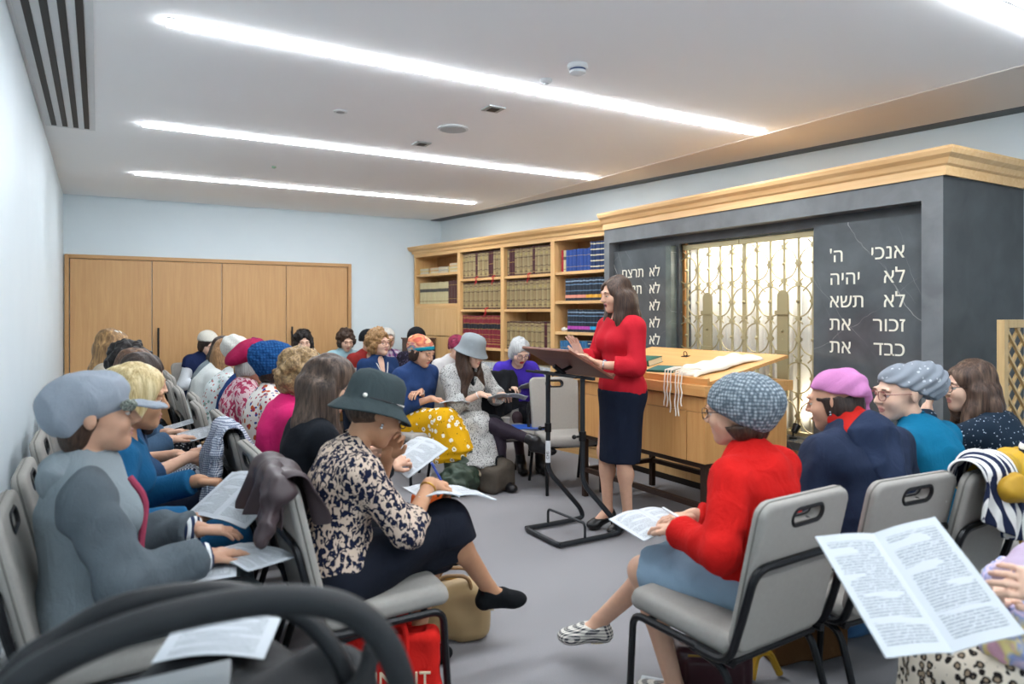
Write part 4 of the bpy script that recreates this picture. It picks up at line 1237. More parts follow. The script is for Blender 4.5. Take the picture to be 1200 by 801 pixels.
        mh = (s.Hp['L']+s.Hp['R'])/2; mk = (s.K['L']+s.K['R'])/2
        F.cone(mh, mk+(mk-mh)*(0 if drop > 0 else -.08), .085+t, .05+t, .08)
        if drop > 0:
            for sd in 'LR':
                K, A = s.K[sd], s.A[sd]; e = K+(A-K)*drop
                F.cone(K, e+V3(0,0,-.05), .06+t, .075+t+wide, .06, cuts=[(e, V3(0,0,-1))])
            e = mk+((s.A['L']+s.A['R'])/2-mk)*drop
            F.cone(mk, e+V3(0,0,-.05), .055+t, .07+t+wide, .12, cuts=[(e, V3(0,0,-1))])
        return s.part(name, F, mat, folds, 24, (1.2,.5,.5), 11, label)
    def skirt_standing(s, name, mat, z_hem, z_top, r0, r1, folds=.003):
        F = s.grid([V3(-.2,-.2,z_hem-.05), V3(.2,.2,z_top+.1)], .08, .010)
        F.ell(s.H+V3(0,-.015,.0), (.178,.135,.15), k=.05)
        F.cone(s.H+V3(0,0,.12), s.H, .14, .175, .05, (V3(0,1,0),.75)); F.cone(s.H, V3(0,.02,z_hem-.05), r0, r1, .04, (V3(0,1,0),.86))
        F.cut(V3(0,0,z_hem), V3(0,0,-1)); F.cut(V3(0,0,z_top), V3(0,0,1))
        return s.part(name, F, mat, folds, 22, (1,1,.3), 3)
    def legs(s, name, mat, t=.012, frac=2.0, waist=True, folds=.003, label=None):
        pts = [s.H]+list(s.K.values())+list(s.A.values())
        F = s.grid(pts, .2, (.009,.011,.0135)[s.level])
        if waist: F.ell(s.H+V3(0,-.01,.02), (.168*s.fat+t,.125*s.fat+t,.12+t), k=.03)
        for sd in 'LR': s.leg(F, sd, t, frac)
        if not waist: F.cut(V3(0,.12,0), V3(0,-1,0))
        return s.part(name, F, mat, folds, 26, (1,1,1), 4, label)
    def shoes(s, mat, kind='flat', sole=None, only='LR'):
        for sd in only:
            A, T = s.A[sd], s.T[sd]
            F = s.grid([A, T], .12, (.006,.007,.009)[s.level]); s.foot(F, sd, .011)
            up = nz(A-s.K[sd]); 
            if kind == 'boot': F.cone(A, A-up*.09, .045, .045, .02); F.cut(A-up*.085, -up)
            else:
                d = nz(T-A); n = nz(np.cross(np.cross(d, V3(0,0,1)), d)); n = n if n[2] > 0 else -n
                F.cut2(A-n*(.008 if kind != 'pump' else .03), n, A+d*{'flat':.035,'pump':.085}.get(kind,.06), nz(n*.75-d*.66))
            o = s.part('shoe', F, mat, 0)
            if sole and o:
                d = nz(T-A); n = nz(np.cross(np.cross(d, V3(0,0,1)), d)); n = n if n[2] > 0 else -n
                h = A-nz((d[0],d[1],0))*.022+V3(0,0,-.048)
                F = s.grid([A,T],.12,.0065); dd = nz(T-d*.05-V3(0,0,.008)-h)
                F.cone(h-n*.004, T-d*.035-n*.006, .036, .042, .01, cuts=[(h-n*.016, n),(h-n*.034,-n)])
                q = s.part('sole', F, sole, 0)
                if q: q.parent = o; 
    # ---- hair
    def hair(s, style='short', mats=None, length=.25, vol=1.0, part=True, front=True, seed=3, back=None, lineup=0.0, hide=None):
        mat = mats; H = s.hp; R = s.R; hr = s.hr
        pts = [H(0,0,.12), H(0,-.12,0), H(.12,0,0), H(-.12,0,0), H(0,.12,0), H(0,-.1,-.12)]
        ends = []
        down = V3(0,0,-1)
        if length > .12:
            for x, y in ((.075,.0),(-.075,.0),(.07,-.05),(-.07,-.05),(.035,-.085),(-.035,-.085)):
                a = H(x,y,-.02); 
                e = a+down*length*.5+(-s.fwd*.02 if y < -.02 else V3(0,0,0))
                e2 = a+down*length+(-s.fwd*.05 if y < -.02 else s.fwd*.03)+s.lat*x*.5
                if back and y > -.02: e2 = a+down*length-s.fwd*.10
                ends.append((a,e,e2)); pts += [e, e2]
        F = s.grid(pts, .07, (.0055,.0065,.008)[s.level])
        v = .012*vol
        F.ell(H(0,-.018,.034), hr(.074+v,.097+v,.082+v), R, k=.01)
        F.ell(H(0,-.055,-.035 if style != 'crop' else -.005), hr(.068+v,.048+v,.07+v if style != 'crop' else .06), R, k=.03)
        if style not in ('updo','crop'):
            for sg in (-1,1): F.ell(H(sg*.066,-.022,-.025), hr(.018+v,.045+v*.6,.06+v*.6), R, k=.02)
        for a, e, e2 in ends:
            F.cone(a, e, .034+v*.5, .036+v*.8, .03); F.cone(e, e2, .036+v*.8, .022+v*.4, .03)
        if style == 'curly':
            rr = np.random.default_rng(seed)
            n = int(70*vol**1.3)
            for _ in range(n):
                d = nz(rr.normal(size=3)); 
                if d[1] > .45 and d[2] < .55: continue
                if d[2] < -.75: continue
                F.ell(H(d[0]*(.078+v), -.022+d[1]*(.095+v), .02+d[2]*(.095+v)), hr(*(rr.uniform(.016,.03,3)*(.7+.4*vol))), None, k=.012)
            for a, e, e2 in ends:
                for t in np.linspace(0,1,7):
                    p = a+(e2-a)*t+rr.normal(size=3)*.018; F.ell(p, (.026,.026,.026), None, k=.012)
        F.ell(H(0,.112,-.034+lineup), hr(.062,.078,.112), R, k=.012, op='sub')
        F.ell(H(0,.075,-.11), hr(.055,.06,.06), R, k=.01, op='sub')
        if hide is not None: F.cut(hide[0], hide[1])
        Vt, Q = F.mesh()
        if len(Vt) == 0: return
        if style == 'curly':
            Vt = displaced(Vt, Q, noise_fn(seed, 150), .004)
        else:
            Lc = noise_fn(seed, 95, (1,1,.12)); Vt = displaced(Vt, Q, Lc, .0032); Vt = displaced(Vt, Q, noise_fn(seed+3, 30, (1,1,1)), .0085 if length > .12 else .002)
        return s.part('hair', (Vt,Q), mat, 0, smooth=0)
    # ---- headgear
    def cap_field(s, pad=.2, h=None):
        return Field(s.Hc-pad, s.Hc+pad, h or (.0055,.0065,.008)[s.level])
    def plane(s, fy, fz, by, bz):
        """cutting plane through a brow point and a nape point, keeps what is above"""
        a = s.hp(0,fy,fz); b = s.hp(0,by,bz); x = s.R@V3(1,0,0); n = nz(np.cross(b-a, x)); 
        if np.dot(n, s.hp(0,0,.2)-a) > 0: n = -n
        return a, n
    def beanie(s, mat, name='knitted_hat', v=.012, slouch=.02, front=(.10,.045), back=(-.1,-.035), amp=.0, ribs=0, label=None):
        F = s.cap_field(); H = s.hp
        F.ell(H(0,-.018,.036), s.hr(.078+v,.1+v,.084+v), s.R, k=.02); F.ell(H(0,-.055-slouch*.5,.03+slouch*.3), s.hr(.080+v,.075+v+slouch,.075+v), s.R, k=.04)
        F.ell(H(0,-.05,-.01), s.hr(.074+v,.066+v,.06+v), s.R, k=.03)
        F.cut(*s.plane(*front, *back), .008)
        Vt, Q = F.mesh()
        if ribs:
            Lc = (Vt-s.hp(0,-.035,.1))@s.R; ang = np.arctan2(Lc[:,0], Lc[:,1]); rad = np.hypot(Lc[:,0], Lc[:,1])
            Vt = Vt + vnormals(Vt,Q)*(np.cos(ang*ribs)*.004*np.exp(-(rad/.075)**2))[:,None] - vnormals(Vt,Q)*(.008*np.exp(-(rad/.02)**2))[:,None]
        return s.part(name, (Vt,Q), mat, amp, 60, (1,1,1), 7, label, smooth=0)
    def scarf(s, mat, name='headscarf', bulk=.02, front=(.095,.06), back=(-.1,-.05), wraps=18, amp=.004, knot=None, knotmat=None, bun=None):
        F = s.cap_field(.24); H = s.hp; v = .010
        F.ell(H(0,-.018,.036), s.hr(.077+v,.099+v,.083+v), s.R, k=.02); F.ell(H(0,-.05,-.01), s.hr(.072+v,.064+v,.062+v), s.R, k=.03)
        if bulk: F.ell(H(0,-.065-bulk,.045), s.hr(.068+bulk*.6,.05+bulk,.06+bulk*.6), s.R, k=.04)
        if bun: F.ell(H(*bun[0]), s.hr(*bun[1]), s.R, k=.03)
        F.cut(*s.plane(*front, *back), .006)
        if knot:
            c = H(*knot); F.ell(c, s.hr(.028,.026,.022), s.R, k=.01)
            for dx in (-.02,.02): F.cone(c, c+V3(dx,0,-.13)-s.fwd*.01, .016, .024, .01, (s.fwd,.5))
            F.cone(H(knot[0]*.2,knot[1]-.0,knot[2]+.06), c, .022, .02, .01); F.cone(H(-knot[0],knot[1],knot[2]+.03), c, .022, .02, .01)
        Vt, Q = F.mesh()
        # wrapping folds run round the head, tilted from brow to nape
        Lc = (Vt-s.Hc)@s.R
        ph = (Lc[:,2]*.85+Lc[:,1]*.45)*wraps*9 + 1.5*np.sin(Lc[:,0]*30)
        Vt = Vt + vnormals(Vt,Q)*(np.sin(ph)*amp)[:,None]
        return s.part(name, (Vt,Q), mat, 0, smooth=0)
    def beret(s, mat, name='beret', c=(0,-.05,.075), r=(.115,.13,.055), tilt=(-.5,0), amp=.004, band=True, label=None):
        F = s.cap_field(.24); RR = s.R@rotx(tilt[0])@roty(tilt[1])
        F.ell(s.hp(*c), s.hr(*r), RR, k=.02)
        F.ell(s.hp(0,-.018,.04), s.hr(.086,.108,.082), s.R, k=.03)
        F.cut(*s.plane(.095,.062,-.1,-.03), .01)
        return s.part(name, F, mat, amp, 34, (1,1,1), 5, label)
    def lathe_hat(s, mat, prof, name='hat', off=(0,-.012,.0), tilt=0.0, sx=1.0, sy=1.14, wav=.0, th=.004, seg=56, front=None):
        n = len(prof); Vt = []; Q = []
        ring = [(r-th*0, z) for r, z in prof]; inner = [(max(r-th,.001), z-th*.7) for r, z in prof[::-1]]
        full = ring+inner; m = len(full)
        RR = s.R@rotx(tilt)
        for i, (r, z) in enumerate(full):
            for k in range(seg):
                a = 2*PI*k/seg
                zz = z + (wav*math.cos(2*a) + (front or 0)*math.sin(a))*max(0, (r-.09)/.06) 
                Vt.append(s.Hc + RR@(V3(off[0]+r*math.cos(a)*sx, off[1]+r*math.sin(a)*sy, off[2]+zz)*s.hs))
        for i in range(m-1):
            for k in range(seg): Q.append((i*seg+k,(i+1)*seg+k,(i+1)*seg+(k+1)%seg,i*seg+(k+1)%seg))
        return s.part(name, (np.array(Vt), np.array(Q)), mat, .0015, 40, (1,1,1), 2, smooth=0)
    def glasses(s, mat, w=.026, h=.019):
        mb = MB(); M = Matrix([list(map(float, s.R[i]*s.hs))+[float(s.Hc[i])] for i in range(3)]+[[0,0,0,1]])
        for sg in (-1,1):
            pts = [(sg*.033+w*math.copysign(abs(math.cos(a))**.7, math.cos(a)), .108-.004*abs(math.cos(a)), .002+h*math.copysign(abs(math.sin(a))**.7, math.sin(a))) for a in [2*PI*q/20 for q in range(20)]]
            mb.tube(pts, .0018, 6, True, M)
            mb.tube([(sg*(.033+w),.105,.008),(sg*.078,.06,.010),(sg*.08,-.01,.006)], .0017, 6, False, M)
        mb.tube([(-.008,.108,.006),(0,.112,.009),(.008,.108,.006)], .0018, 6, False, M)
        return mb.build('glasses', mat, s.root, True)
    def necklace(s, mat, drop=.06, beads=False, pendant=False):
        mb = MB(); n = 30
        pts = []
        for i in range(n):
            a = 2*PI*i/n; f = max(0, math.sin(a))
            p = s.N + s.lat*(.068*math.cos(a)) + s.fwd*(.060*math.sin(a)+.012+.03*f) - s.u3*(drop*f**1.5-.010)
            pts.append(tuple(p))
        if beads:
            for p in pts: mb.sphere(p, .0042, 2)
        mb.tube(pts, .0015, 6, True)
        if pendant: mb.sphere(pts[n//4], .007, 3)
        return mb.build('necklace', mat, s.root, True)
    def earring(s, mat, sides='LR', r=.005):
        for sd in sides:
            sg = 1 if sd == 'R' else -1
            mb = MB(); mb.sphere(tuple(s.hp(sg*.082,.004,-.036)), r, 3); mb.sphere(tuple(s.hp(sg*.083,.004,-.046)), r*1.1, 3); mb.build('earring', mat, s.root, True)
    def wristband(s, mat, sd, face=None, name='bracelet', r=.030, back=.02):
        w = s.Wr[sd]; d = nz(w-s.E[sd]); x = nz(np.cross(d, V3(0,.3,1))); y = np.cross(d, x); mb = MB()
        c = w-d*back
        mb.tube([tuple(c+x*r*math.cos(a)+y*r*math.sin(a)) for a in [2*PI*q/20 for q in range(20)]], .004 if face is None else .006, 6, True)
        o = mb.build(name, mat, s.root, True)
        if face is not None:
            n = -s.hand[sd][2]; z = n; M = Matrix.Identity(4)
            xx = nz(np.cross(d, z)); yy = np.cross(z, xx); cc = c+z*(r*.95)
            for i in range(3): M[i][0] = xx[i]; M[i][1] = yy[i]; M[i][2] = z[i]; M[i][3] = cc[i]
            mb = MB(); mb.lathe([(.018,-.003),(.019,.004),(.016,.006)], 20, M); q = mb.build('watch_case', plain('steel','#b9bcc2',.25,.9), o, True)
            mb = MB(); mb.lathe([(.0145,.0062),(.0145,.007)], 20, M); mb.build('watch_dial', face, o, True)
    def to_world(s, p):
        a = math.radians(s.face); p = np.asarray(p, float)
        return V3(s.loc[0]+p[0]*math.cos(a)+p[1]*math.sin(a), s.loc[1]-p[0]*math.sin(a)+p[1]*math.cos(a), p[2]+(s.loc[2] if len(s.loc) > 2 else 0))
    def frame(s, c, yaw=0, pitch=0, roll=0):
        """world matrix of something held: local x right, y away, z up; pitch tips the far edge up"""
        R = rotz(-math.radians(s.face+yaw))@rotx(math.radians(pitch))@roty(math.radians(roll)); w = s.to_world(c); M = Matrix.Identity(4)
        for i in range(3):
            for j in range(3): M[i][j] = R[i,j]
            M[i][3] = w[i]
        return M

def smooth3(P, n=6):
    P = [Vector(tuple(map(float,p))) for p in P]; out = []
    for i in range(len(P)-1):
        p0 = P[max(0,i-1)]; p1 = P[i]; p2 = P[i+1]; p3 = P[min(len(P)-1,i+2)]
        for k in range(n):
            t = k/n; out.append(.5*((2*p1)+(p2-p0)*t+(2*p0-5*p1+4*p2-p3)*t*t+(3*p1-p0-3*p2+p3)*t**3))
    out.append(P[-1]); return out
# ------------------------------------------------------------------ printed handouts
PAGE = printed()
EDGE = plain('paper_edge', '#d8dde2', .8)
def sheet(nm, w, h, curve, M, parent, n=8, th=.004, side=1):
    """a page block hinged at x=0, arching to x=side*w"""
    V = []; F = []
    for i in range(n+1):
        u = i/n; x = side*w*u; z = curve*math.sin(PI*min(1,u*1.15))*.9
        for y in (-h/2, h/2):
            V += [(x,y,z+th), (x,y,z)]
    for i in range(n):
        a = i*4; b = a+4
        F += [(a,b,b+2,a+2),(a+1,a+3,b+3,b+1),(a,a+1,b+1,b),(a+2,b+2,b+3,a+3)]
    F += [(0,2,3,1),(n*4,n*4+1,n*4+3,n*4+2)]
    mb = MB(); mb.add(V, F, M); return mb.build(nm, PAGE, parent, True)
def booklet(label, M, w=.15, h=.21, spread=20, curve=.012, group=None, spread2=None, th=.004):
    e = empty('booklet'); e.matrix_world = M; tag(e, label, 'booklet', group)
    for sg in (-1,1):
        sp = spread if sg > 0 or spread2 is None else spread2
        sheet('page', w, h, curve, Matrix.Rotation(-sg*math.radians(sp),4,'Y'), e, side=sg, th=th)
    mb = MB(); mb.box(-.003,.003,-h/2,h/2,-.004,.001); mb.build('spine', EDGE, e)
    return e
def loose_sheet(label, M, w=.21, h=.297, curve=.01, group=None):
    mb = MB(); n = 6; V = []; F = []
    for i in range(n+1):
        u = i/n; x = -w/2+w*u; z = curve*math.sin(PI*u)
        for y in (-h/2,h/2): V += [(x,y,z+.0015),(x,y,z)]
    for i in range(n):
        a = i*4; b = a+4
        F += [(a,b,b+2,a+2),(a+1,a+3,b+3,b+1),(a,a+1,b+1,b),(a+2,b+2,b+3,a+3)]
    F += [(0,2,3,1),(n*4,n*4+1,n*4+3,n*4+2)]
    mb.add(V,F); o = mb.build('handout', PAGE, None, True); o.matrix_world = M; tag(o, label, 'paper', group); return o

# ------------------------------------------------------------------ the stacking chair
CHF = plain('grey_seat_cloth', '#a29f99', .92, 0, .06, 60, .15, 900)
CHB = plain('chair_frame', '#191b1e', .38, .4)
def make_chair():
    r = empty('stacking_chair')
    F = Field((-.28,-.26,.34),(.28,.36,.52),.009)
    F.box((0,.045,.425),(.225,.235,.04),rotx(math.radians(2)),.032,.0)
    F.ell((0,.27,.42),(.21,.03,.038),None,.03)
    Vt, Q = F.mesh(); s = quad_object('seat', [(smooth_mesh(Vt,Q,1),Q,0)], [CHF], r)
    lean = math.radians(13)
    Rb = rotx(lean); c = V3(0,-.235,.655)
    F = Field((-.27,-.42,.36),(.27,-.08,.95),.0065)
    F.plate(c, .225, .255, .024, Rb, .05, .014)
    hc = c+Rb@V3(0,0,.195)
    F.cone(hc+Rb@V3(-.05,0,0), hc+Rb@V3(.05,0,0), .027, .027, .0, (Rb@V3(0,1,0),4.0), op='sub')
    Vt, Q = F.mesh(); b = quad_object('backrest', [(smooth_mesh(Vt,Q,1),Q,0)], [CHF], r)
    m = MB()
    for sgn in (-1,1):
        pts = []
        for k in range(28):
            a = 2*PI*k/28; x = .05*(1 if math.cos(a) > 0 else -1)+.029*math.cos(a); z = .029*math.sin(a)
            pts.append(tuple(hc+Rb@V3(x,sgn*.021,z)))
        m.tube(pts, .0075, 6, True)
    V = []; 
    for sgn in (-1,1):
        for k in range(28):
            a = 2*PI*k/28; x = .05*(1 if math.cos(a) > 0 else -1)+.0275*math.cos(a); z = .0275*math.sin(a); V.append(tuple(hc+Rb@V3(x,sgn*.022,z)))
    m.add(V, [(k,(k+1)%28,28+(k+1)%28,28+k) for k in range(28)])
    m.build('handle', DARK, b, True)
    # piping seam between the two shells of the back
    m = MB(); pts = [(-.225,-.25),(-.225,.205)]+[(-.175+.05*math.cos(t),.205+.05*math.sin(t)) for t in (PI*.87,PI*.75,PI*.62,PI*.5)]+[(.175+.05*math.cos(t),.205+.05*math.sin(t)) for t in (PI*.5,PI*.38,PI*.25,PI*.13)]+[(.225,.205),(.225,-.25)]
    m.tube([tuple(c+Rb@V3(p[0],0,p[1])) for p in pts], .0032, 6); m.build('piping', plain('grey_piping','#77756f',.8), b, True)
    for sx in (-1,1):
        x = sx*.232
        m = MB(); m.tube(fillet([(x,.275,.0),(x,.25,.385),(x,.15,.385),(x,-.20,.385)], .06, 6), .0125, 8, square=True); m.build('leg', CHB, r, True)
        m = MB(); m.tube(fillet([(x*.96,-.02,.37),(x*.96,-.16,.355),(x*.98,-.27,.0)], .05, 5), .0125, 8, square=True); m.build('leg', CHB, r, True)
    o = Rb@V3(0,-.034,0)
    pts = [(-.243,-.06,.385),(-.246,-.19,.385)]+[tuple(c+o+Rb@V3(x,0,z)) for x, z in ((-.246,-.10),(-.232,.055),(.232,.055),(.246,-.10))]+[(.246,-.19,.385),(.243,-.06,.385)]
    m = MB(); m.tube(fillet(pts, .06, 6), .0125, 8, square=True); m.build('back_frame', CHB, r, True)
    m = MB(); m.tube([(-.22,.2,.375),(.22,.2,.375)], .011, 8); m.build('stretcher', CHB, r, True)
    m = MB(); m.tube([(-.22,-.17,.372),(.22,-.17,.372)], .011, 8); m.build('stretcher', CHB, r, True)
    return r
CHAIR0 = None; 
def chair(x, y, face, label, group=None):
    global CHAIR0
    if CHAIR0 is None: o = CHAIR0 = make_chair()
    else: o = copy_tree(CHAIR0)
    a = math.radians(face); o.location = (x+.055*math.sin(a), y+.055*math.cos(a), 0); o.rotation_euler = (0,0,-a)
    if 'group' in o.keys(): del o['group']
    tag(o, label, 'chair', group); return o
# ------------------------------------------------------------------ who is in the room
GOLD = plain('gold', '#c9a04e', .3, .9); SILV = plain('silver', '#c4c6c8', .25, .9); PEARL = plain('pearl', '#e8e4da', .3)
SPEC = plain('dark_spectacle_frame', '#2a1c1a', .35); SPECR = plain('red_spectacle_frame', '#7a2a30', .35)
BLK = fabric('#1c1e22', '#121316'); NAVY = fabric('#1e2638', '#151b29'); CHAR = fabric('#2a2c31', '#1b1d21'); DENIM = fabric('#3a4658', '#2b3443')
H_BRN = hairmat('#4d382b', '#241812'); H_DBRN = hairmat('#3a2b24', '#170f0b'); H_BLK = hairmat('#2a2220', '#0e0a09'); H_BLD = hairmat('#cdb582', '#8f7647'); H_DBLD = hairmat('#9c7a50', '#5c432b', False, '#b98f5c')
H_GRY = hairmat('#b9b8b4', '#86847f'); H_WHT = hairmat('#d2d0ca', '#9c9a95'); H_CBLD = hairmat('#a98c62', '#5f4930', True); H_CBRN = hairmat('#4e3a2e', '#20150f', True); H_CBLK = hairmat('#231d1c', '#0b0808', True); H_MBRN = hairmat('#6b4d38', '#35241a', False, '#8f6b48')
SK1, SK2, SK3, SK4 = '#d5a98f', '#cb9d82', '#deb7a0', '#c0906f'
GREYSEAT = 'gray upholstered stacking chair'

# ---- the standing speaker
p = Person('speaker', 'person in red blouse and dark pencil skirt standing and speaking with raised hands', (3.08,3.77,0), -86, level=0, standing=True, hz=.945, torso=1.0, head=1.0, lean=-1, hunch=4, pitch=10, yaw=8, skin=SK1,
    thigh=0.405, shin=0.395, footL=dict(p=(-.07,.0,.125), toe=(-.05,1,-.55)), footR=dict(p=(.08,.06,.125), toe=(.05,1,-.55)), mouth=.004, lid=.55, brow='#2f211b', lips='#a03f45',
    handR=dict(p=(.10,.30,1.25), d=(-.05,.45,.85), n=(-.25,.9,-.4), curl=.10, spread=.16, thumb=.1), handL=dict(p=(-.05,.28,1.17), d=(.45,.65,.45), n=(.1,.55,-.75), curl=.15, spread=.12, thumb=.2))
RED = fabric('#c3202f', '#a31724', 500, .8, .2)
p.top('blouse', RED, t=.02, sleeve=1.62, hem=-.13, folds=.005, flare=.016, neck=.035)
p.skirt_standing('skirt', NAVY, .47, .96, .172, .150)
p.shoes(plain('black_patent','#121214',.3), 'pump')
for sd in 'LR':
    a = p.A[sd]; b = MB(); b.tube([tuple(a+V3(0,-.030,-.05)), tuple(V3(a[0],a[1]-.034,.003))], [.011,.005], 8); b.build('heel', plain('black_patent','#121214',.3), p.root, True)
p.hair('long', H_BRN, .30, 1.15, lineup=.016)
p.wristband(SILV, 'L', plain('blue_dial','#2f63c8',.25), 'watch')

# ---- right-hand row, backs to the camera
p = Person('r1', 'person in grey knitted hat, red jumper and denim skirt sitting with crossed legs', (2.05,1.72,0), -10, level=0, lean=2, hunch=12, side=3, yaw=-14, pitch=6, skin=SK1,
    footR=dict(p=(-.10,.70,.17), toe=(-.75,.75,-.25), hint=(-.2,1,.6)), footL=dict(p=(-.16,.26,.085), toe=(-.1,1,-.1)),
    handR=dict(p=(-.10,.30,.70), d=(-.7,.6,-.1)), handL=dict(p=(-.20,.27,.69), d=(.3,.9,-.15)), torso=0.86)
p.top('jumper', fabric('#d01f1c', '#a81412', 260, .98, .8), t=.024, sleeve=1.95, hem=.0, folds=.006)
p.skirt('denim_skirt', fabric('#9db4c6', '#7c97ad', 420), drop=0, t=.02)
ES = pat_check('#e4e0d6','#2b2f3a',75)
p.shoes(ES, 'flat', plain('espadrille_sole','#c9b896',.9))
KN = knit('#aab4ba','#56626b', 78)
p.beanie(KN, 'knitted_hat', .018, .018, (.095,.035), (-.09,-.065), .001, 5)
p.hair('short', H_BRN, 0, .6, hide=(p.hp(0,0,-.04), p.R@V3(0,0,1)))
p.glasses(SPEC)
chair(1.93,1.70,-3,'gray stacking chair with dark handle hole, carrying the person in the red jumper')
booklet('open booklet on the lap of the person in the red jumper', p.frame((-.10,.40,.665), 10, 8), .15, .21, -6, .01)
m = MB(); M = p.frame((-.16,.27,.725), -70, 0); m.tube([tuple(M@Vector((-.07,0,0))), tuple(M@Vector((.07,0,.01)))], .005, 8); tag(m.build('pen', plain('white_pen','#dfe3ea',.4), None, True), 'white pen in the hand of the person in the red jumper', 'pen')

p = Person('r2', 'person in pink headscarf and navy coat with red lining, seen from behind', (2.66,1.68,0), 6, level=0, lean=6, hunch=16, yaw=-28, pitch=10, skin=SK2, shoulder=.175, torso=0.9)
p.top('navy_coat', fabric('#27324a', '#1a2336', 300, .8, .3), t=.045, sleeve=2.0, hem=-.10, folds=.010)
F = p.grid([p.N], .24, .0075)
F.cone(p.N+p.u3*.018-p.fwd*.02, p.N+p.nd*.078-p.fwd*.01, .128, .086, .02, (p.fwd,.95)); F.cone(p.N+p.u3*.0, p.N+p.nd*.12, .054, .074, .01, op='sub'); p.part('hood_lining', F, fabric('#c1271f','#971a15'), .005, 30)
F = p.grid([p.N, p.C], .24, .008)
F.cone(p.N-p.fwd*.10-p.u3*.03, p.N-p.fwd*.125-p.u3*.19, .125, .07, .05, (p.fwd,.5)); p.part('hood', F, fabric('#2b3850', '#1d2740', 300, .8, .3), .008, 26)
p.legs('trousers', CHAR); p.shoes(BLK)
PINK = fabric('#c987b8', '#ab6a9a', 300)
p.scarf(PINK, 'headscarf', .004, (.095,.07), (-.1,.012), 12, .003, (.028,-.105,-.005))
p.hair('short', H_DBRN, 0, .4, hide=(p.hp(0,0,.02), p.R@V3(0,0,1))); p.earring(SILV)
chair(2.50,1.66,4,'gray stacking chair carrying the person in the pink headscarf')

p = Person('r3', 'person in grey patterned turban and teal top resting chin on hand', (3.22,1.7,0), -4, level=0, lean=10, hunch=14, yaw=-62, pitch=4, skin=SK3, shoulder=.185, fat=1.1, head=1.06,
    handL=dict(p=(-.13,.40,1.03), d=(.25,-.1,.95), n=(.4,-.9,0), curl=.75), handR=dict(p=(.05,.38,.70), d=(-.7,.5,0)), torso=0.9)
p.top('teal_top', fabric('#0f6f93', '#0b587a', 300), t=.018, sleeve=1.9, hem=-.02, folds=.005)
p.skirt('dark_skirt', CHAR, .6); p.shoes(BLK)
p.scarf(pat_spots('#7f868f', ['#b9bfc5'], 34, .2), 'turban', .05, (.085,.062), (-.115,-.025), 20, .004)
p.glasses(SPECR)
m = MB(); hw = p.hand['L'][0]; m.tube([tuple(p.to_world(hw+V3(-.03,.0,.04))), tuple(p.to_world(hw+V3(-.035,.02,.10)))], .007, 8); tag(m.build('pen', plain('white_cap','#e6e8ea',.4), None, True), 'white pen held at the cheek of the person in the grey turban', 'pen')
chair(2.88,1.60,-4,'gray stacking chair with a yellow and striped jacket over its back')

p = Person('r4', 'person with brown bob in dark dotted top resting chin on hand', (3.86,1.7,0), -8, level=0, lean=12, hunch=14, yaw=-48, pitch=2, skin=SK3,
    handL=dict(p=(-.13,.36,1.04), d=(.25,-.1,.95), n=(.4,-.9,0), curl=.8), handR=dict(p=(.05,.36,.70), d=(-.7,.5,0)), torso=0.9)
p.top('dotted_top', pat_spots('#1d2a38', ['#c2d0dc'], 60, .16), t=.02, sleeve=1.9, hem=-.02)
p.legs('trousers', BLK); p.shoes(BLK); p.hair('straight', hairmat('#5a4438','#2b1f19', False, '#77604f'), .17, 1.4); p.glasses(SPEC)
chair(3.70,1.66,-6,'gray stacking chair carrying the person with the brown bob')

p = Person('r5', 'person in leopard print skirt and pastel knitted shawl reading at the right edge', (2.42,0.8,0), -58, level=0, lean=-8, hunch=4, pitch=22, yaw=-5, skin=SK3,
    handL=dict(p=(-.24,.44,.83), d=(-.15,.9,.3), n=(.75,.2,-.3), curl=.55), handR=dict(p=(-.12,.48,.71), d=(-.55,.8,.05), n=(-.3,.2,1), curl=.5), footL=dict(p=(-.10,.52,.085)), footR=dict(p=(.12,.50,.085)))
p.top('lilac_cardigan', fabric('#b9a9bd', '#9c8ca3', 300), t=.022, sleeve=1.85, hem=-.02)
p.skirt('leopard_skirt', pat_leopard(), .7, .03)
F = p.grid([p.S['L'],p.S['R'],p.H+V3(-.2,.2,.1),p.H+V3(.2,.3,0)], .2, .009)
F.cone(p.C+p.lat*.10, p.H+V3(.10,.24,.15), .09, .07, .06); F.cone(p.C-p.lat*.12, p.H+V3(-.12,.26,.15), .085, .075, .06); F.cone(p.H+V3(.10,.24,.15), p.H+V3(-.14,.30,.16), .08, .08, .05); F.cone(p.H+V3(-.16,.28,.17), p.H+V3(-.12,.40,.12), .085, .07, .05)
p.part('knitted_shawl', F, pat_swirl(['#d9a7b8','#e0cf8a','#8ea0d0','#d8c5d8','#7f8fc4','#dfc79a'], 16, (1,1,1)), .008, 70, (1,1,1))
p.hair('straight', H_BRN, .2); p.shoes(BLK)
chair(2.42,.80,-58,'gray stacking chair at the right edge under the person in the leopard skirt')
tl, tr, bl = at(1010,632,1.86), at(1108,601,1.84), at(1114,757,1.60)
xv = nz(tr-tl); yv = nz(tl-bl); yv = nz(yv-xv*np.dot(yv,xv)); zv = np.cross(xv,yv); oc = at(1066,690,1.72)
Mb = Matrix([[float(xv[i]),float(yv[i]),float(zv[i]),float(oc[i])] for i in range(3)]+[[0,0,0,1]])
booklet('large open booklet held up by the person in the leopard skirt', Mb, .165, .33, -4, .006, None, 24)
e = tag(empty('phone', tuple(at(1078,738,1.66))), 'dark phone with white earphone lead held beside the leopard skirt', 'phone'); e.matrix_world = Matrix.Translation(tuple((1.835,1.01,.745))) @ p.frame((0,0,0), 20, 40, 12).to_3x3().to_4x4()
m = MB(); m.box(-.036,.036,-.072,.072,-.004,.004); m.build('body', plain('phone_black','#15161a',.25), e, bevel=.003)
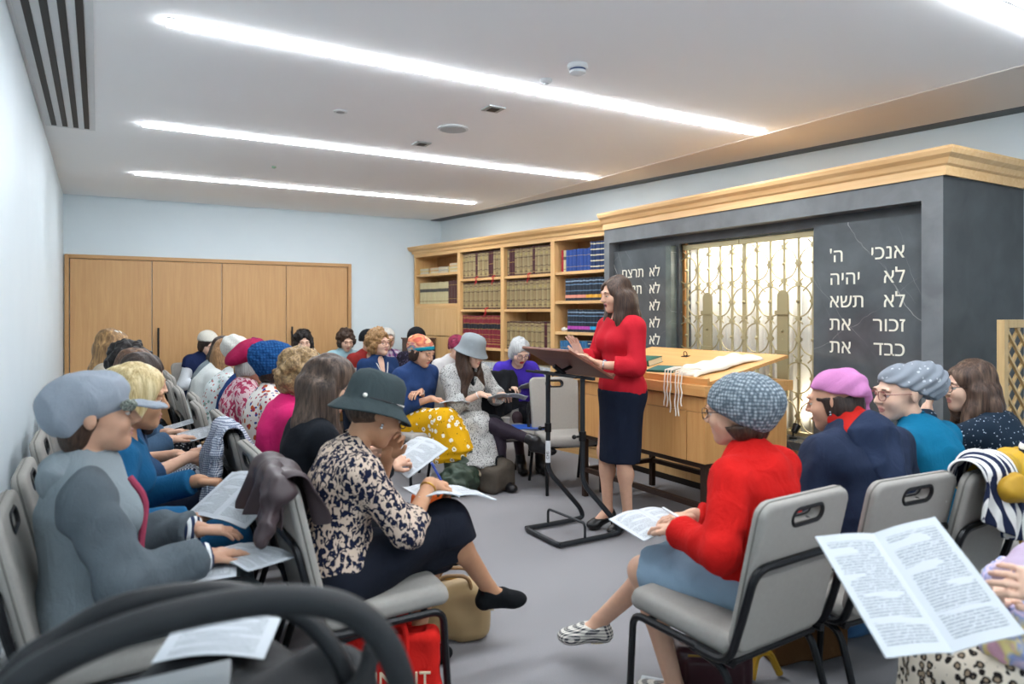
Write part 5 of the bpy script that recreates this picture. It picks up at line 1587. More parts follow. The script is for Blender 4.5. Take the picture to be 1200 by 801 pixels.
m = MB(); m.box(-.033,.033,-.068,.068,.0042,.005); m.build('screen', plain('phone_glass','#1c2230',.08), e)
m = MB(); m.tube(fillet([(.03,-.07,.002),(.05,-.12,-.01),(.07,-.06,.03),(.08,-.14,.0)], .03, 5), .0017, 6); m.build('earphone_lead', plain('white_cable','#e4e4e4',.5), e, True)

# ---- middle row facing right, from the camera back
p = Person('m1', 'person in dark felt hat and navy floral blouse writing in a booklet', (0.77,2.6,0), 90, level=0, lean=-3, hunch=22, pitch=26, yaw=-4, skin=SK4, brow='#5a4a40', lid=.6,
    footR=dict(p=(-.03,.66,.31), toe=(.1,1,-.25), hint=(0,1,.75)), footL=dict(p=(-.13,.36,.085), toe=(-.05,1,-.12)),
    handR=dict(p=(.03,.40,.80), d=(-.55,.8,-.15), n=(-.1,-.2,-1), curl=.7), handL=dict(p=(-.06,.25,.97), d=(.35,.25,.85), n=(.6,-.7,-.1), curl=.8), torso=0.88)
p.top('floral_blouse', pat_blot('#cdb9a6', '#1b2036', 58, .5), t=.018, sleeve=1.35, hem=.02, neck=.045, flare=.014)
p.skirt('navy_skirt', fabric('#20242f','#161922'), drop=.18, t=.022)
p.shoes(fabric('#16191d','#0f1113'), 'flat', plain('espadrille_sole','#c9b896',.9))
FELT = fabric('#3f4a4c', '#323b3d', 300, .95, .3)
p.lathe_hat(FELT, [(.001,.150),(.045,.148),(.074,.137),(.090,.112),(.095,.08),(.098,.05),(.100,.035),(.108,.026),(.124,.012),(.139,-.006),(.141,-.010)], 'felt_hat', (0,-.02,.0), .14, .98, 1.14, .012)
m = MB(); n = 40; M = Matrix([list(map(float, (p.R@rotx(.14))[i]))+[float(p.Hc[i])] for i in range(3)]+[[0,0,0,1]])
m.tube([(.100*math.cos(2*PI*q/n), -.02+.114*math.sin(2*PI*q/n), .048) for q in range(n)], .004, 6, True, M); m.build('hat_band', plain('black_cord','#17181a',.6), p.root, True)
m = MB(); 
for q in range(13): m.sphere((.099*math.cos(.15+q*.075), -.02+.115*math.sin(.15+q*.075), .048), .0045, 2, M)
m.sphere((.078,-.098,.052), .009, 3, M); m.build('hat_beads', PEARL, p.root, True)
p.hair('crop', hairmat('#5b4a40','#2f251f'), 0, .35, hide=(p.hp(0,0,.03), p.R@V3(0,0,1)))
p.necklace(plain('bead_stone','#8a8077',.4), .03, True); p.earring(SILV, 'LR', .006); p.glasses(SPEC); p.wristband(GOLD, 'R')
chair(.79,2.60,90,'gray stacking chair with a dark brown jacket over its back, nearest of its row')
booklet('open booklet on the lap of the person in the felt hat', p.frame((.04,.44,.765), -84, -4, 8), .16, .23, -4, .012)
m = MB(); hw = p.hand['R'][0]; M = Matrix.Translation(tuple(p.to_world(hw+p.hand['R'][1]*.085+V3(0,0,.012)))) 
m.tube([tuple(M@Vector((.02,0,-.035))), tuple(M@Vector((-.045,-.01,.075)))], .0048, 8); tag(m.build('pen', plain('blue_pen','#2a4fae',.4), None, True), 'blue pen in the writing hand of the person in the felt hat', 'pen')

p = Person('m2', 'person with long dark brown hair in black top beside the felt hat', (0.8,3.2,0), 90, level=0, lean=0, hunch=10, pitch=22, yaw=14, skin=SK1,
    handR=dict(p=(.13,.40,.80), d=(-.3,.9,.2), n=(-.6,0,-.8), curl=.6), handL=dict(p=(-.17,.42,.80), d=(.3,.9,.2), n=(.6,0,-.8), curl=.6))
p.top('black_top', fabric('#20242b','#15181d'), t=.018, sleeve=1.95, hem=.0); p.legs('trousers', CHAR); p.shoes(plain('grey_leather','#5a5a5e',.4))
p.hair('long', hairmat('#54443a','#221813', False, '#6d5a4c'), .40, 1.5, back=True); p.glasses(SPEC)
chair(0.8,3.2,90,'gray stacking chair just beyond the chair with the brown jacket')
booklet('open booklet held by the person with long dark hair beside the felt hat', p.frame((-.02,.50,.80), -10, 26), .165, .25, -12, .012)

p = Person('m3', 'person with curly fair hair in bright pink top, seated in the middle row', (0.79,3.76,0), 90, level=1, lean=2, hunch=12, pitch=22, skin=SK3)
p.top('pink_top', fabric('#dd2f74','#bb1f5d'), t=.018, sleeve=.9, hem=.0, neck=.04); p.legs('trousers', NAVY); p.shoes(BLK); p.hair('curly', H_CBLD, .10, 1.0)
chair(0.79,3.76,90,'gray stacking chair with a blue checked jacket over its back')
p = Person('m4', 'person in royal blue knitted hat and colourful dotted blouse', (0.83,4.35,0), 90, level=0, lean=2, hunch=8, pitch=14, yaw=8, skin=SK2)
p.top('dotted_blouse', pat_spots('#dcd8d2', ['#b2532c','#2d3f86','#9c2d4a'], 20, .30), t=.02, sleeve=1.9, hem=.0); p.legs('trousers', NAVY); p.shoes(BLK)
p.beanie(knit('#27598f','#173d6b', 60, 1.0), 'knitted_hat', .018, .03, (.097,.055), (-.1,-.075), .003); p.hair('short', H_DBRN, 0, .4, hide=(p.hp(0,0,.02), p.R@V3(0,0,1))); p.glasses(SPEC)
chair(0.83,4.35,90,'gray stacking chair behind the person in the royal blue hat')
p = Person('m5', 'person in magenta beret and pink patterned blouse', (0.77,4.87,0), 90, level=0, lean=2, hunch=10, pitch=14, yaw=6, skin=SK2)
p.top('pink_blouse', pat_blot('#d3b9bd', '#a63a5a', 34, .52), t=.02, sleeve=1.9, hem=.0); p.legs('trousers', CHAR); p.shoes(BLK)
p.beret(fabric('#a01f4c','#84153b',200,.95,.3), 'beret', (0,-.075,.045), (.115,.135,.062), (.85,0), .004)
F = Field(p.Hc-.24, p.Hc+.24, .007); 
for q in range(5): F.ell(p.hp(.018*math.cos(q*1.26),-.03+.018*math.sin(q*1.26),.142), (.015,.015,.013), None, .004)
p.part('hat_flower', F, fabric('#7d2352','#611a40')); p.hair('short', H_GRY, 0, .4, hide=(p.hp(0,0,.03), p.R@V3(0,0,1)))
chair(0.77,4.87,90,'gray stacking chair behind the person in the magenta beret')
p = Person('m6', 'person with fair pinned-up hair in royal navy top', (0.81,5.42,0), 90, level=1, lean=6, hunch=14, pitch=30, skin=SK3)
p.top('navy_top', fabric('#1f3f78','#16305f'), t=.018, sleeve=1.5, hem=.0); p.legs('trousers', CHAR); p.shoes(BLK); p.hair('long', hairmat('#c9a877','#8f6d43'), .2, 1.0, back=True)
chair(0.81,5.42,90,'gray stacking chair behind the person in the royal navy top')
p = Person('m7', 'person in loose white knitted turban and pale floral blouse', (0.76,5.97,0), 90, level=1, lean=10, hunch=18, pitch=32, skin=SK1)
p.top('floral_blouse', pat_spots('#cfd6d6', ['#7f9c94','#a85a58'], 24, .3), t=.02, sleeve=1.9, hem=.0); p.legs('trousers', CHAR); p.shoes(BLK)
p.scarf(knit('#dcdcd6','#b9b9b2',110,.6), 'knitted_turban', .06, (.095,.06), (-.12,-.07), 10, .004)
chair(0.76,5.97,90,'gray stacking chair behind the person in the white turban')
p = Person('m8', 'person with long light brown hair, dark hairband and white top', (0.74,6.55,0), 90, level=1, lean=8, hunch=16, pitch=30, skin=SK1)
p.top('white_top', fabric('#d9dddb','#bfc5c4'), t=.02, sleeve=1.9, hem=.0); p.legs('trousers', DENIM); p.shoes(BLK); p.hair('long', hairmat('#a27c54','#5f4229'), .34, 1.2, back=True)
p.scarf(BLK, 'hairband', 0, (.10,.07), (.02,.09), 8, .001)
chair(0.74,6.55,90,'gray stacking chair behind the person with the dark hairband')
p = Person('m9', 'person with dark hair mostly hidden at the far end of the middle row', (0.8,7.12,0), 90, level=2, lean=8, hunch=16, pitch=26, skin=SK1)
p.top('grey_top', fabric('#7f8a90','#69747a'), t=.02, sleeve=1.9, hem=.0); p.legs('trousers', DENIM); p.shoes(BLK); p.hair('straight', H_DBRN, .2)
chair(0.8,7.12,90,'gray stacking chair at the far end of the middle row')
chair(.80,7.68,90,'empty gray stacking chair past the far end of the middle row')

# ---- row along the left wall
p = Person('l1', 'person in grey peaked cap and grey hooded sweatshirt by the left wall', (-0.02,2.62,0), 90, level=0, lean=-5, hunch=8, pitch=-2, yaw=0, skin=SK2, shoulder=.175, fat=0.98, brow='#5a4638', lid=.3,
    handR=dict(p=(.17,.37,.70), d=(-.5,.9,-.1), curl=.2), handL=dict(p=(-.07,.38,.71), d=(.2,.9,-.1), curl=.25), torso=0.92)
GP = fabric('#8d979c','#778187',240,.95,.4); GD = fabric('#5d666c','#4a5258',240,.95,.4)
p.top('grey_sweatshirt', GP, t=.026, sleeve=0, hem=-.06, folds=.008)
for sd in 'LR':
    F = p.grid([p.S[sd],p.E[sd],p.Wr[sd]], .14, .0085); p.arm(F, sd, .034, 1.94, .03); p.part('dark_sleeve', F, GD, .008, 26)
F = p.grid([p.S['L'],p.S['R'],p.C], .25, .0085)
F.cone(p.N-p.fwd*.075-p.u3*.02-p.lat*.05, p.N-p.fwd*.075-p.u3*.02+p.lat*.05, .052,.052,.05); F.cone(p.N-p.fwd*.085-p.u3*.03, p.N-p.fwd*.10-p.u3*.13, .07,.04,.05,(p.fwd,.6))
for sg in (-1,1): F.cone(p.N-p.fwd*.05+p.lat*.06*sg, p.N-p.u3*.055+p.fwd*.085+p.lat*.045*sg, .046, .03, .05)
F.cone(p.N-p.u3*.1, p.N+p.nd*.12, .050, .060, .01, op='sub'); p.part('hood', F, GP, .006, 28)
m = MB(); m.tube(fillet([tuple(p.N+p.fwd*.118-p.u3*.03+p.lat*.03), tuple(p.C+p.fwd*.172+p.lat*.03+p.u3*.02), tuple(p.Wp+p.fwd*.150+p.lat*.03), tuple(p.H+p.fwd*.165+V3(0,0,.05)+p.lat*.03)], .06), .011, 8); m.build('zip_trim', fabric('#b24a63','#933a51'), p.root, True)
for sd in 'LR':
    w = p.Wr[sd]; d = nz(w-p.E[sd]); F = Field(w-.12, w+.12, .006); F.cone(w-d*.035, w+d*.02, .048, .044, .0, cuts=[(w+d*.012, d),(w-d*.03,-d)]); p.part('striped_cuff', F, pat_stripe('#dfe2e4','#27334f', 46, 'y'))
p.legs('grey_jeans', fabric('#5f6668','#4b5153'), .016); p.shoes(BLK)
CAPM = fabric('#959da6','#808892',260,.92,.3)
F = p.cap_field(.25, .0055); H = p.hp
F.ell(H(0,-.032,.062), (.112,.130,.078), p.R@rotx(.12), k=.03); F.ell(H(0,-.075,.005), (.095,.075,.07), p.R, k=.04); F.ell(H(0,-.02,.03), (.092,.112,.05), p.R, k=.02); F.cut(*p.plane(.10,.026,-.12,-.075), .01)
F.ell(H(0,.135,.020), (.078,.070,.0085), p.R@rotx(-.22), k=.012); p.part('peaked_cap', F, CAPM, .004, 36)
F = p.cap_field(.25,.006); F.ell(H(.075,.085,.03), (.014,.026,.02), p.R, k=.0); p.part('cap_badge', F, pat_spots('#6d736b',['#2c302d','#b9beb4'],160,.35), .003, 160)
p.hair('updo', H_BRN, 0, .45, hide=(p.hp(0,0,.0), p.R@V3(0,0,1)))
chair(-.02,2.62,90,'gray stacking chair under the person in the grey peaked cap')
booklet('open booklet lying on the lap of the person in the grey cap', p.frame((.14,.44,.675), -30, -4), .14, .20, -4, .008)
loose_sheet('sheet of print on the knees of the person in the grey cap', p.frame((.20,.30,.655), 10, 2), .15, .21)

p = Person('l2', 'person with short blond hair and deep teal dress holding a large booklet', (0.02,3.22,0), 90, level=0, lean=2, hunch=10, pitch=6, yaw=6, skin=SK4, brow='#8a6f4a', lid=.4,
    handR=dict(p=(.30,.36,.70), d=(-.1,.95,.1), n=(-.3,-.2,.9), curl=.55), handL=dict(p=(-.10,.42,.74), d=(.3,.9,-.1), curl=.5), torso=0.9)
TEAL = fabric('#1c5c86','#144a6e',300)
p.top('teal_top', TEAL, t=.022, sleeve=1.9, hem=-.04, neck=.045); p.skirt('teal_skirt', TEAL, .5); p.shoes(BLK); p.hair('bob', hairmat('#d3bf8f','#9c8454',False,'#e3d4a8'), .05, 2.1, lineup=.0); p.earring(GOLD,'R')
chair(-.01,3.22,90,'gray stacking chair under the person with short blond hair')
booklet('large booklet held out by the person with short blond hair', p.frame((.34,.44,.775), -30, 30), .17, .25, -6, .01)
p = Person('l3', 'person with dark brown hair holding a paper cup by the left wall', (.02,3.98,0), 90, level=1, lean=4, hunch=14, pitch=16, skin=SK1,
    handR=dict(p=(.09,.44,.76), d=(-.3,.95,.05), n=(-.9,0,-.3), curl=.7), handL=dict(p=(-.12,.40,.72), d=(.4,.9,-.1)))
p.top('blue_top', fabric('#2f4b6b','#243a56'), t=.02, sleeve=1.3, hem=.0); p.legs('navy_trousers', NAVY); p.shoes(BLK); p.hair('long', H_DBRN, .2, 1.1)
chair(-.01,3.98,90,'gray stacking chair third along the left wall')
booklet('upright open booklet on the lap of the person holding a paper cup', p.frame((-.02,.56,.74), 0, 18), .15, .22, -10, .012, None, 22)
cup0 = tag(empty('paper_cup', tuple(p.to_world((.05,.475,.725)))), 'brown paper cup in the hand of a person by the left wall', 'cup')
m = MB(); m.lathe([(.028,0),(.040,.085),(.042,.087),(.041,.089),(.037,.085),(.026,.004)], 24); m.build('cup_body', plain('kraft_paper','#a98b62',.8), cup0, True)
m = MB(); m.lathe([(.030,.06),(.034,.065)], 20); m.build('coffee', plain('coffee','#4a2e1c',.3), cup0, True)
p = Person('l4', 'person with mid brown hair in denim jacket reading by the left wall', (.0,4.58,0), 90, level=1, lean=6, hunch=14, pitch=18, skin=SK1,
    handR=dict(p=(.10,.42,.76), d=(-.3,.95,.1)), handL=dict(p=(-.14,.42,.76), d=(.3,.95,.1)))
p.top('denim_jacket', fabric('#46607a','#364c63'), t=.026, sleeve=1.9, hem=.0); p.skirt('chevron_skirt', pat_chevron('#1d2438','#c9ccd2'), .6); p.shoes(BLK); p.hair('long', H_MBRN, .25, 1.1)
chair(-.01,4.58,90,'gray stacking chair fourth along the left wall')
booklet('open booklet in the hands of the person in the denim jacket', p.frame((-.02,.52,.77), 0, 12), .16, .23, -8, .014)
p = Person('l5', 'person with black curly hair and spotted skirt by the left wall', (.02,5.35,0), 90, level=1, lean=4, hunch=14, pitch=16, skin=SK4)
p.top('dark_top', BLK, t=.02, sleeve=1.9, hem=.0); p.skirt('spotted_skirt', pat_spots('#24262c',['#d7d9dc'],52,.3), .7); p.shoes(BLK); p.hair('curly', H_CBLK, .10, 1.2)
chair(.02,5.35,90,'gray stacking chair fifth along the left wall')
loose_sheet('sheet of print on the lap of the person with black curly hair', p.frame((.05,.48,.72), 0, 14), .2, .29)
p = Person('l6', 'person with long fair hair and pale hairband near the wooden doors', (.0,6.65,0), 90, level=1, lean=2, hunch=8, pitch=10, skin=SK1, hz=.58)
p.top('cream_top', fabric('#b9b0a2','#9f9688'), t=.02, sleeve=1.9, hem=.0); p.legs('trousers', CHAR); p.shoes(BLK); p.hair('long', H_DBLD, .38, 1.6, back=True)
p.scarf(fabric('#cfd0cc','#b5b6b2'), 'hairband', 0, (.055,.10), (.0,.10), 8, .001)
chair(.0,6.65,90,'gray stacking chair furthest along the left wall')

# ---- rows facing the camera
def lap_hands(): return dict(handR=dict(p=(.05,.33,.70), d=(-.6,.75,-.1)), handL=dict(p=(-.06,.31,.72), d=(.6,.75,-.1)))
p = Person('b1', 'person in white knitted hat, navy waistcoat and white sleeves by the wooden doors', (1.0,8.72,0), 160, level=1, lean=6, hunch=14, pitch=26, skin=SK3, **lap_hands())
p.top('white_blouse', fabric('#d4d8dc','#bcc2c8'), t=.016, sleeve=1.9, hem=.0); p.top('navy_waistcoat', fabric('#1f2a4d','#172040'), t=.026, sleeve=.3, hem=.0); p.legs('trousers', CHAR); p.shoes(BLK)
p.beanie(knit('#dedbd2','#c2bfb4',90), 'knitted_hat', .014, .012, (.09,.075), (-.1,0)); p.hair('short', H_DBRN, .0, 1.3)
p = Person('b2', 'person with long dark curly hair resting chin on hand before the doors', (2.13,8.72,0), 186, level=1, lean=12, hunch=10, pitch=10, skin=SK3, handR=dict(p=(.05,.30,1.02), d=(-.1,-.25,.95), n=(0,-1,-.2), curl=.8), handL=dict(p=(-.05,.33,.72), d=(.6,.75,-.1)))
p.top('green_patterned_top', pat_blot('#c9d2c8','#2a4a3e',40,.5), t=.018, sleeve=1.9, hem=.0); p.legs('trousers', CHAR); p.shoes(BLK); p.hair('curly', H_CBLK, .26, 1.2)
p = Person('b3', 'person with curly brown hair in pale blue jacket by the wall', (2.62,8.74,0), 172, level=1, lean=6, hunch=14, pitch=18, yaw=10, skin=SK3, **lap_hands())
p.top('pale_blue_jacket', fabric('#a9cdd6','#8fb7c2'), t=.022, sleeve=1.9, hem=.0); p.legs('trousers', DENIM); p.shoes(BLK); p.hair('curly', H_CBRN, .12, 1.2)
p = Person('b4', 'person in black knitted cap and rust red cardigan looking down', (2.66,8.02,0), 165, level=1, lean=6, hunch=10, pitch=24, yaw=-14, skin=SK1, **lap_hands())
p.top('black_top', BLK, t=.014, sleeve=0, hem=.0, neck=.04); p.top('rust_cardigan', fabric('#8f2e2c','#742220'), t=.024, sleeve=1.9, hem=.0, vneck=.16); p.skirt('skirt', CHAR, .6); p.shoes(BLK)
p.beanie(knit('#2b2e33','#15171a',120), 'knitted_cap', .014, .006, (.097,.052), (-.1,-.03)); p.necklace(SILV, .05)
p = Person('b5', 'person with white hair in pink and purple checked shirt', (3.08,8.45,0), 178, level=1, lean=4, hunch=10, pitch=8, skin=SK3, **lap_hands())
p.top('checked_shirt', pat_check('#d9d6df','#9a5a94',16,'#4a3f78'), t=.02, sleeve=1.9, hem=.0); p.legs('trousers', DENIM); p.shoes(BLK); p.hair('bob', H_WHT, .06, 1.4)
p = Person('b6', 'person in black hat and dark patterned dress beside the wooden box', (3.30,7.92,0), 190, level=1, lean=0, hunch=8, pitch=6, skin=SK2, **lap_hands())
p.top('dark_patterned_top', pat_spots('#23202c',['#4b4560'],40,.3), t=.02, sleeve=1.3, hem=.0); p.skirt('skirt', CHAR, .6); p.shoes(BLK); p.beanie(BLK, 'black_hat', .018, .015, (.097,.05), (-.1,-.04)); p.hair('short', H_DBRN, .1, 1)
for x, y, f, w in ((1.0,8.72,160,'white knitted hat'),(2.13,8.72,186,'long dark curls'),(2.62,8.74,172,'pale blue jacket'),(2.66,8.02,165,'rust red cardigan'),(3.08,8.45,178,'checked shirt'),(3.30,7.92,190,'dark patterned dress')):
    chair(x, y, f, f'gray stacking chair under the person in the {w}' if 'curls' not in w else 'gray stacking chair under the person with long dark curls')

p = Person('c1', 'person with curly fair hair and glasses in navy v-neck top', (2.46,6.92,0), 172, level=0, lean=0, hunch=6, pitch=-2, yaw=-12, skin=SK3, lid=.25, brow='#7a5f42', **lap_hands())
p.top('navy_top', fabric('#233a63','#1a2d50'), t=.018, sleeve=1.6, hem=.0, vneck=.15)
F = p.grid([p.N,p.C], .2, .007); F.cone(p.N+p.fwd*.10+p.nd*.02, p.C+p.fwd*.13+p.u3*(.10-.165), .068, .014, .0); F.cone(p.N+p.fwd*.10+p.nd*.04, p.C+p.fwd*.14+p.u3*(.10-.15), .056, .006, .0, op='sub')
m = MB(); vb = p.C+p.fwd*.168+p.u3*(.10-.155)
m.tube(smooth3([p.N-p.fwd*.055-p.lat*.02, p.N-p.lat*.078+p.fwd*.0, p.N-p.lat*.060+p.fwd*.094-p.u3*.03, vb, p.N+p.lat*.060+p.fwd*.094-p.u3*.03, p.N+p.lat*.078+p.fwd*.0, p.N-p.fwd*.055+p.lat*.02]), .006, 8); m.build('white_neck_trim', fabric('#d9d9d6','#bdbdb9'), p.root, True)
p.skirt('skirt', CHAR, .6); p.shoes(BLK); p.hair('curly', hairmat('#b08a5c','#65482b',True), .10, 1.55); p.glasses(SPECR)
chair(2.46,6.92,172,'gray stacking chair under the person in the navy v-neck top')
p = Person('c2', 'person in orange and teal headwrap, navy sweatshirt and yellow daisy skirt', (2.38,5.8,0), 168, level=0, lean=2, hunch=14, pitch=20, yaw=-16, skin=SK2, lid=.75, lips='#b0655c', fat=1.04,
    handR=dict(p=(-.06,.32,.74), d=(-.75,.6,-.1), curl=.5), handL=dict(p=(.10,.20,.80), d=(.85,.3,-.1), curl=.4), footR=dict(p=(-.16,.60,.22), toe=(-.3,1,-.2), hint=(-.1,1,.7)), footL=dict(p=(-.06,.48,.085)))
p.top('navy_sweatshirt', fabric('#2d4470','#22365d',260,.95,.4), t=.024, sleeve=1.6, hem=.0, folds=.007)
p.skirt('daisy_skirt', pat_daisy(), .62, .035, .012, None, .04); p.shoes(fabric('#b7a78e','#9c8d75'), 'flat', plain('white_sole','#d6d2c8',.8))
p.scarf(pat_swirl(['#b9574a','#d08a5e','#a84a48','#d3ad84','#8f4a62','#4f8f9a','#cf9a78'], 7, (.7,.7,2.6)), 'headwrap', .02, (.095,.058), (-.1,-.06), 12, .003)
F = p.cap_field(.2,.0055); F.ell(p.hp(0,-.012,.04), (.094,.114,.088), p.R, k=.0); a, n = p.plane(.1,.056,-.1,-.045); F.cut(a, n); F.cut(a-n*.032, -n); p.part('teal_headband', F, fabric('#1c8ea3','#14707f'), .0015, 50)
p.hair('short', H_DBRN, 0, .4, hide=(p.hp(0,0,.03), p.R@V3(0,0,1))); p.necklace(SILV, .14, False, True); p.wristband(plain('white_watch','#dcdcdc',.4), 'L')
chair(2.38,5.80,168,'gray stacking chair under the person in the yellow daisy skirt')
booklet('open booklet on the lap of the person in the yellow daisy skirt', p.frame((-.14,.42,.725), 30, 6), .13, .2, -5, .008)
p = Person('c3', 'person in grey felt hat and speckled grey coat with crossed legs', (2.78,5.62,0), 176, level=0, lean=4, hunch=14, pitch=20, yaw=-22, skin=SK3, lid=.7,
    footR=dict(p=(-.24,.78,.43), toe=(-.75,.6,-.35), hint=(-.05,1,.75)), footL=dict(p=(-.10,.50,.085), toe=(-.1,1,-.12)),
    handR=dict(p=(-.05,.36,.78), d=(-.8,.55,-.1), curl=.6), handL=dict(p=(-.22,.36,.76), d=(.3,.9,0), curl=.4))
COAT = pat_blot('#b8b9b6','#3b3d40',130,.58)
p.top('black_top', BLK, t=.012, sleeve=0, hem=.05); p.top('speckled_coat', COAT, t=.032, sleeve=1.45, hem=.0, vneck=.17, folds=.007)
F = p.grid([p.H]+list(p.K.values())+[p.A['L']], .25, .011)
F.ell(p.H+V3(0,-.01,.02), (.20,.155,.15), k=.03); F.cone(p.Hp['R']+V3(.03,0,.02), p.K['R']+V3(.10,-.06,-.02), .11, .09, .05); F.cone(p.Hp['R']+V3(.06,.1,0), V3(.16,.42,.22), .1, .09, .08, cuts=[(V3(0,0,.23),(0,0,-1))]); F.cone(V3(.0,.30,.52), V3(.02,.44,.20), .12,.11,.08, cuts=[(V3(0,0,.22),(0,0,-1))]); p.part('coat_skirt', F, COAT, .01, 20)
p.skirt('black_skirt', CHAR, 0, .012); p.legs('tights', fabric('#372f3a','#2a232d',500,.6), .005, 2.0, False, 0); p.shoes(plain('black_leather','#17171a',.3), 'boot')
GF = fabric('#8f979b','#7c8488',260,.95,.3)
p.lathe_hat(GF, [(.001,.150),(.05,.148),(.080,.136),(.097,.11),(.102,.07),(.106,.04),(.115,.02),(.132,-.004),(.136,-.010)], 'felt_hat', (0,-.016,.0), .05, .98, 1.13, .006)
F = p.cap_field(.22,.006); F.ell(p.hp(-.105,.0,.06), (.014,.034,.026), p.R, k=.0); p.part('hat_bow', F, fabric('#5f6a70','#4d575c'), .003, 80)
p.hair('long', hairmat('#4b3629','#241711'), .34, 1.1); p.wristband(plain('white_watch','#dcdcdc',.4), 'R'); p.necklace(SILV, .05)
chair(2.78,5.62,176,'gray stacking chair under the person in the speckled grey coat')
booklet('open booklet on the lap of the person in the speckled coat', p.frame((-.17,.47,.775), 30, 14), .165, .24, -8, .012)
p = Person('c4', 'person with short silver hair and purple cardigan reading by the bookcase', (3.56,6.05,0), 196, level=0, lean=10, hunch=16, pitch=28, yaw=-6, skin=SK3, lid=.7, lips='#b8303a', brow='#7a7570',
    handR=dict(p=(.10,.42,.78), d=(-.5,.85,0), curl=.4), handL=dict(p=(-.16,.44,.80), d=(.4,.9,0), curl=.5), footR=dict(p=(.05,.50,.085)), footL=dict(p=(-.12,.55,.085)))
PUR = fabric('#4a35a8','#3a2890',300)
p.top('purple_cardigan', PUR, t=.02, sleeve=1.9, hem=.0, neck=.035); p.skirt('black_skirt', BLK, 0, .012); p.legs('tights', fabric('#4a3a40','#3a2d33',500,.6), .005, 2.0, False, 0); p.shoes(plain('black_leather','#17171a',.3), 'boot')
p.hair('short', hairmat('#c4c6c6','#8d9092'), .0, 1.25, lineup=-.01); p.glasses(plain('purple_spectacle_frame','#5a2f6a',.35)); p.necklace(PEARL, .05, True)
chair(3.56,6.05,196,'gray stacking chair under the person in the purple cardigan')
booklet('open booklet held by the person in the purple cardigan', p.frame((-.06,.50,.80), 0, 20), .14, .21, -8, .01)
p = Person('c5', 'person in burgundy headscarf and white jumper with pink sleeves bending forward', (3.17,6.92,0), 160, level=1, lean=10, hunch=20, pitch=26, yaw=20, skin=SK3, handR=dict(p=(.10,.40,.80), d=(-.5,.8,0)), handL=dict(p=(-.05,.38,.80), d=(.5,.8,0)))
p.top('white_jumper', fabric('#d0cfcd','#b5b4b3'), t=.022, sleeve=.75, hem=.0); p.legs('trousers', CHAR); p.shoes(BLK)
for sd in 'LR':
    F = p.grid([p.S[sd],p.E[sd],p.Wr[sd]], .12, .009); S_, E_, W_ = p.S[sd], p.E[sd], p.Wr[sd]; a = S_+(E_-S_)*.6; F.cone(a, E_, .068, .062, .02); F.cone(E_, W_, .062, .05, .02, cuts=[(W_-nz(W_-E_)*.02, W_-E_)]); p.part('pink_sleeve', F, fabric('#b4657a','#9a5266'))
p.scarf(pat_swirl(['#6e1f38','#8a2f4a','#5a1830','#a8556a'], 12, (1,1,2)), 'headscarf', .02, (.085,.07), (-.11,-.06), 12, .003, (-.03,-.1,-.02))
chair(3.17,6.92,160,'gray stacking chair under the person in the burgundy headscarf')
# ------------------------------------------------------------------ coats over chair backs (chair-local shapes)
def on_chair(x, y, face):
    a = math.radians(face); return Matrix.Translation((x+.055*math.sin(a), y+.055*math.cos(a), 0)) @ Matrix.Rotation(-a, 4, 'Z')
def field_obj(name, F, mat, parent=None, M=None, amp=0, freq=20, aniso=(1,1,1), seed=1):
    Vt, Q = F.mesh(); Vt = smooth_mesh(Vt, Q, 1)
    if amp:
        na = noise_fn(seed, freq, aniso); nb = noise_fn(seed+9, freq*2, aniso)
        Vt = displaced(Vt, Q, lambda P: (1-np.abs(na(P))*1.1)*.8+.45*nb(P)-.3, amp)
    o = quad_object(name, [(Vt,Q,0)], [mat], parent)
    if M is not None: o.matrix_world = M
    return o
BRJ = plain('brown_nylon', '#43373a', .45, 0, .1, 12, .4)
FL = V3(0,1,0)
def drape(name, mat, x0, x1, front, back, parent=None, M=None, amp=.016, seed=1, puff=.0, skew=0.0, th=.007):
    """a cloth thrown over the top of a chair back: front and back are how far it hangs on each side"""
    r = np.random.default_rng(seed); nu, nv = 34, 30; V = []; F = []
    ph = r.uniform(0,6.28,4)
    tot = front+back+.11
    for i in range(nu+1):
        u = i/nu; x = x0+(x1-x0)*u
        f = front*(1+.12*math.sin(5*u+ph[0])); bk = back*(1+.14*math.sin(4.3*u+ph[1]))+skew*(u-.5)
        for k in range(nv+1):
            s_ = -f-.055 + (f+bk+.11)*k/nv
            if s_ < -.055: h = -s_-.055; y, z, n = -.247+.231*h*.9, .895-h*.97, (0,1,.23)
            elif s_ > .055: h = s_-.055; y, z, n = -.343-.02*h, .895-h*.985, (0,-1,.1)
            else:
                t = s_/.055*PI/2; y, z, n = -.295-.048*math.sin(t), .895+.045*math.cos(t), (0,-math.sin(t),math.cos(t)); h = 0
            a = amp*(.45+min(1,h/.12))
            w = a*(math.sin(u*17+ph[2]+2.2*math.sin(s_*7))+.6*math.sin(u*31+ph[3]+s_*14)) + puff*math.sin(PI*u) + a*1.1
            V.append((x+.02*math.sin(s_*9+ph[0])*(h > 0), y+n[1]*w, z+n[2]*w))
    for i in range(nu):
        for k in range(nv):
            q = i*(nv+1)+k; F.append((q,q+nv+1,q+nv+2,q+1))
    m = MB(); m.add(V,F); o = m.build(name, mat, parent, 'all', fix=False)
    s2 = o.modifiers.new('thickness','SOLIDIFY'); s2.thickness = th; s2.offset = 1
    ss = o.modifiers.new('soften','SUBSURF'); ss.levels = ss.render_levels = 1
    if M is not None: o.matrix_world = M
    return o
j1 = tag(drape('jacket', BRJ, -.20, .25, .16, .13, None, on_chair(.79,2.60,90), .017, 3, .012), 'dark brown nylon jacket slung over the chair of the person in the felt hat', 'jacket')
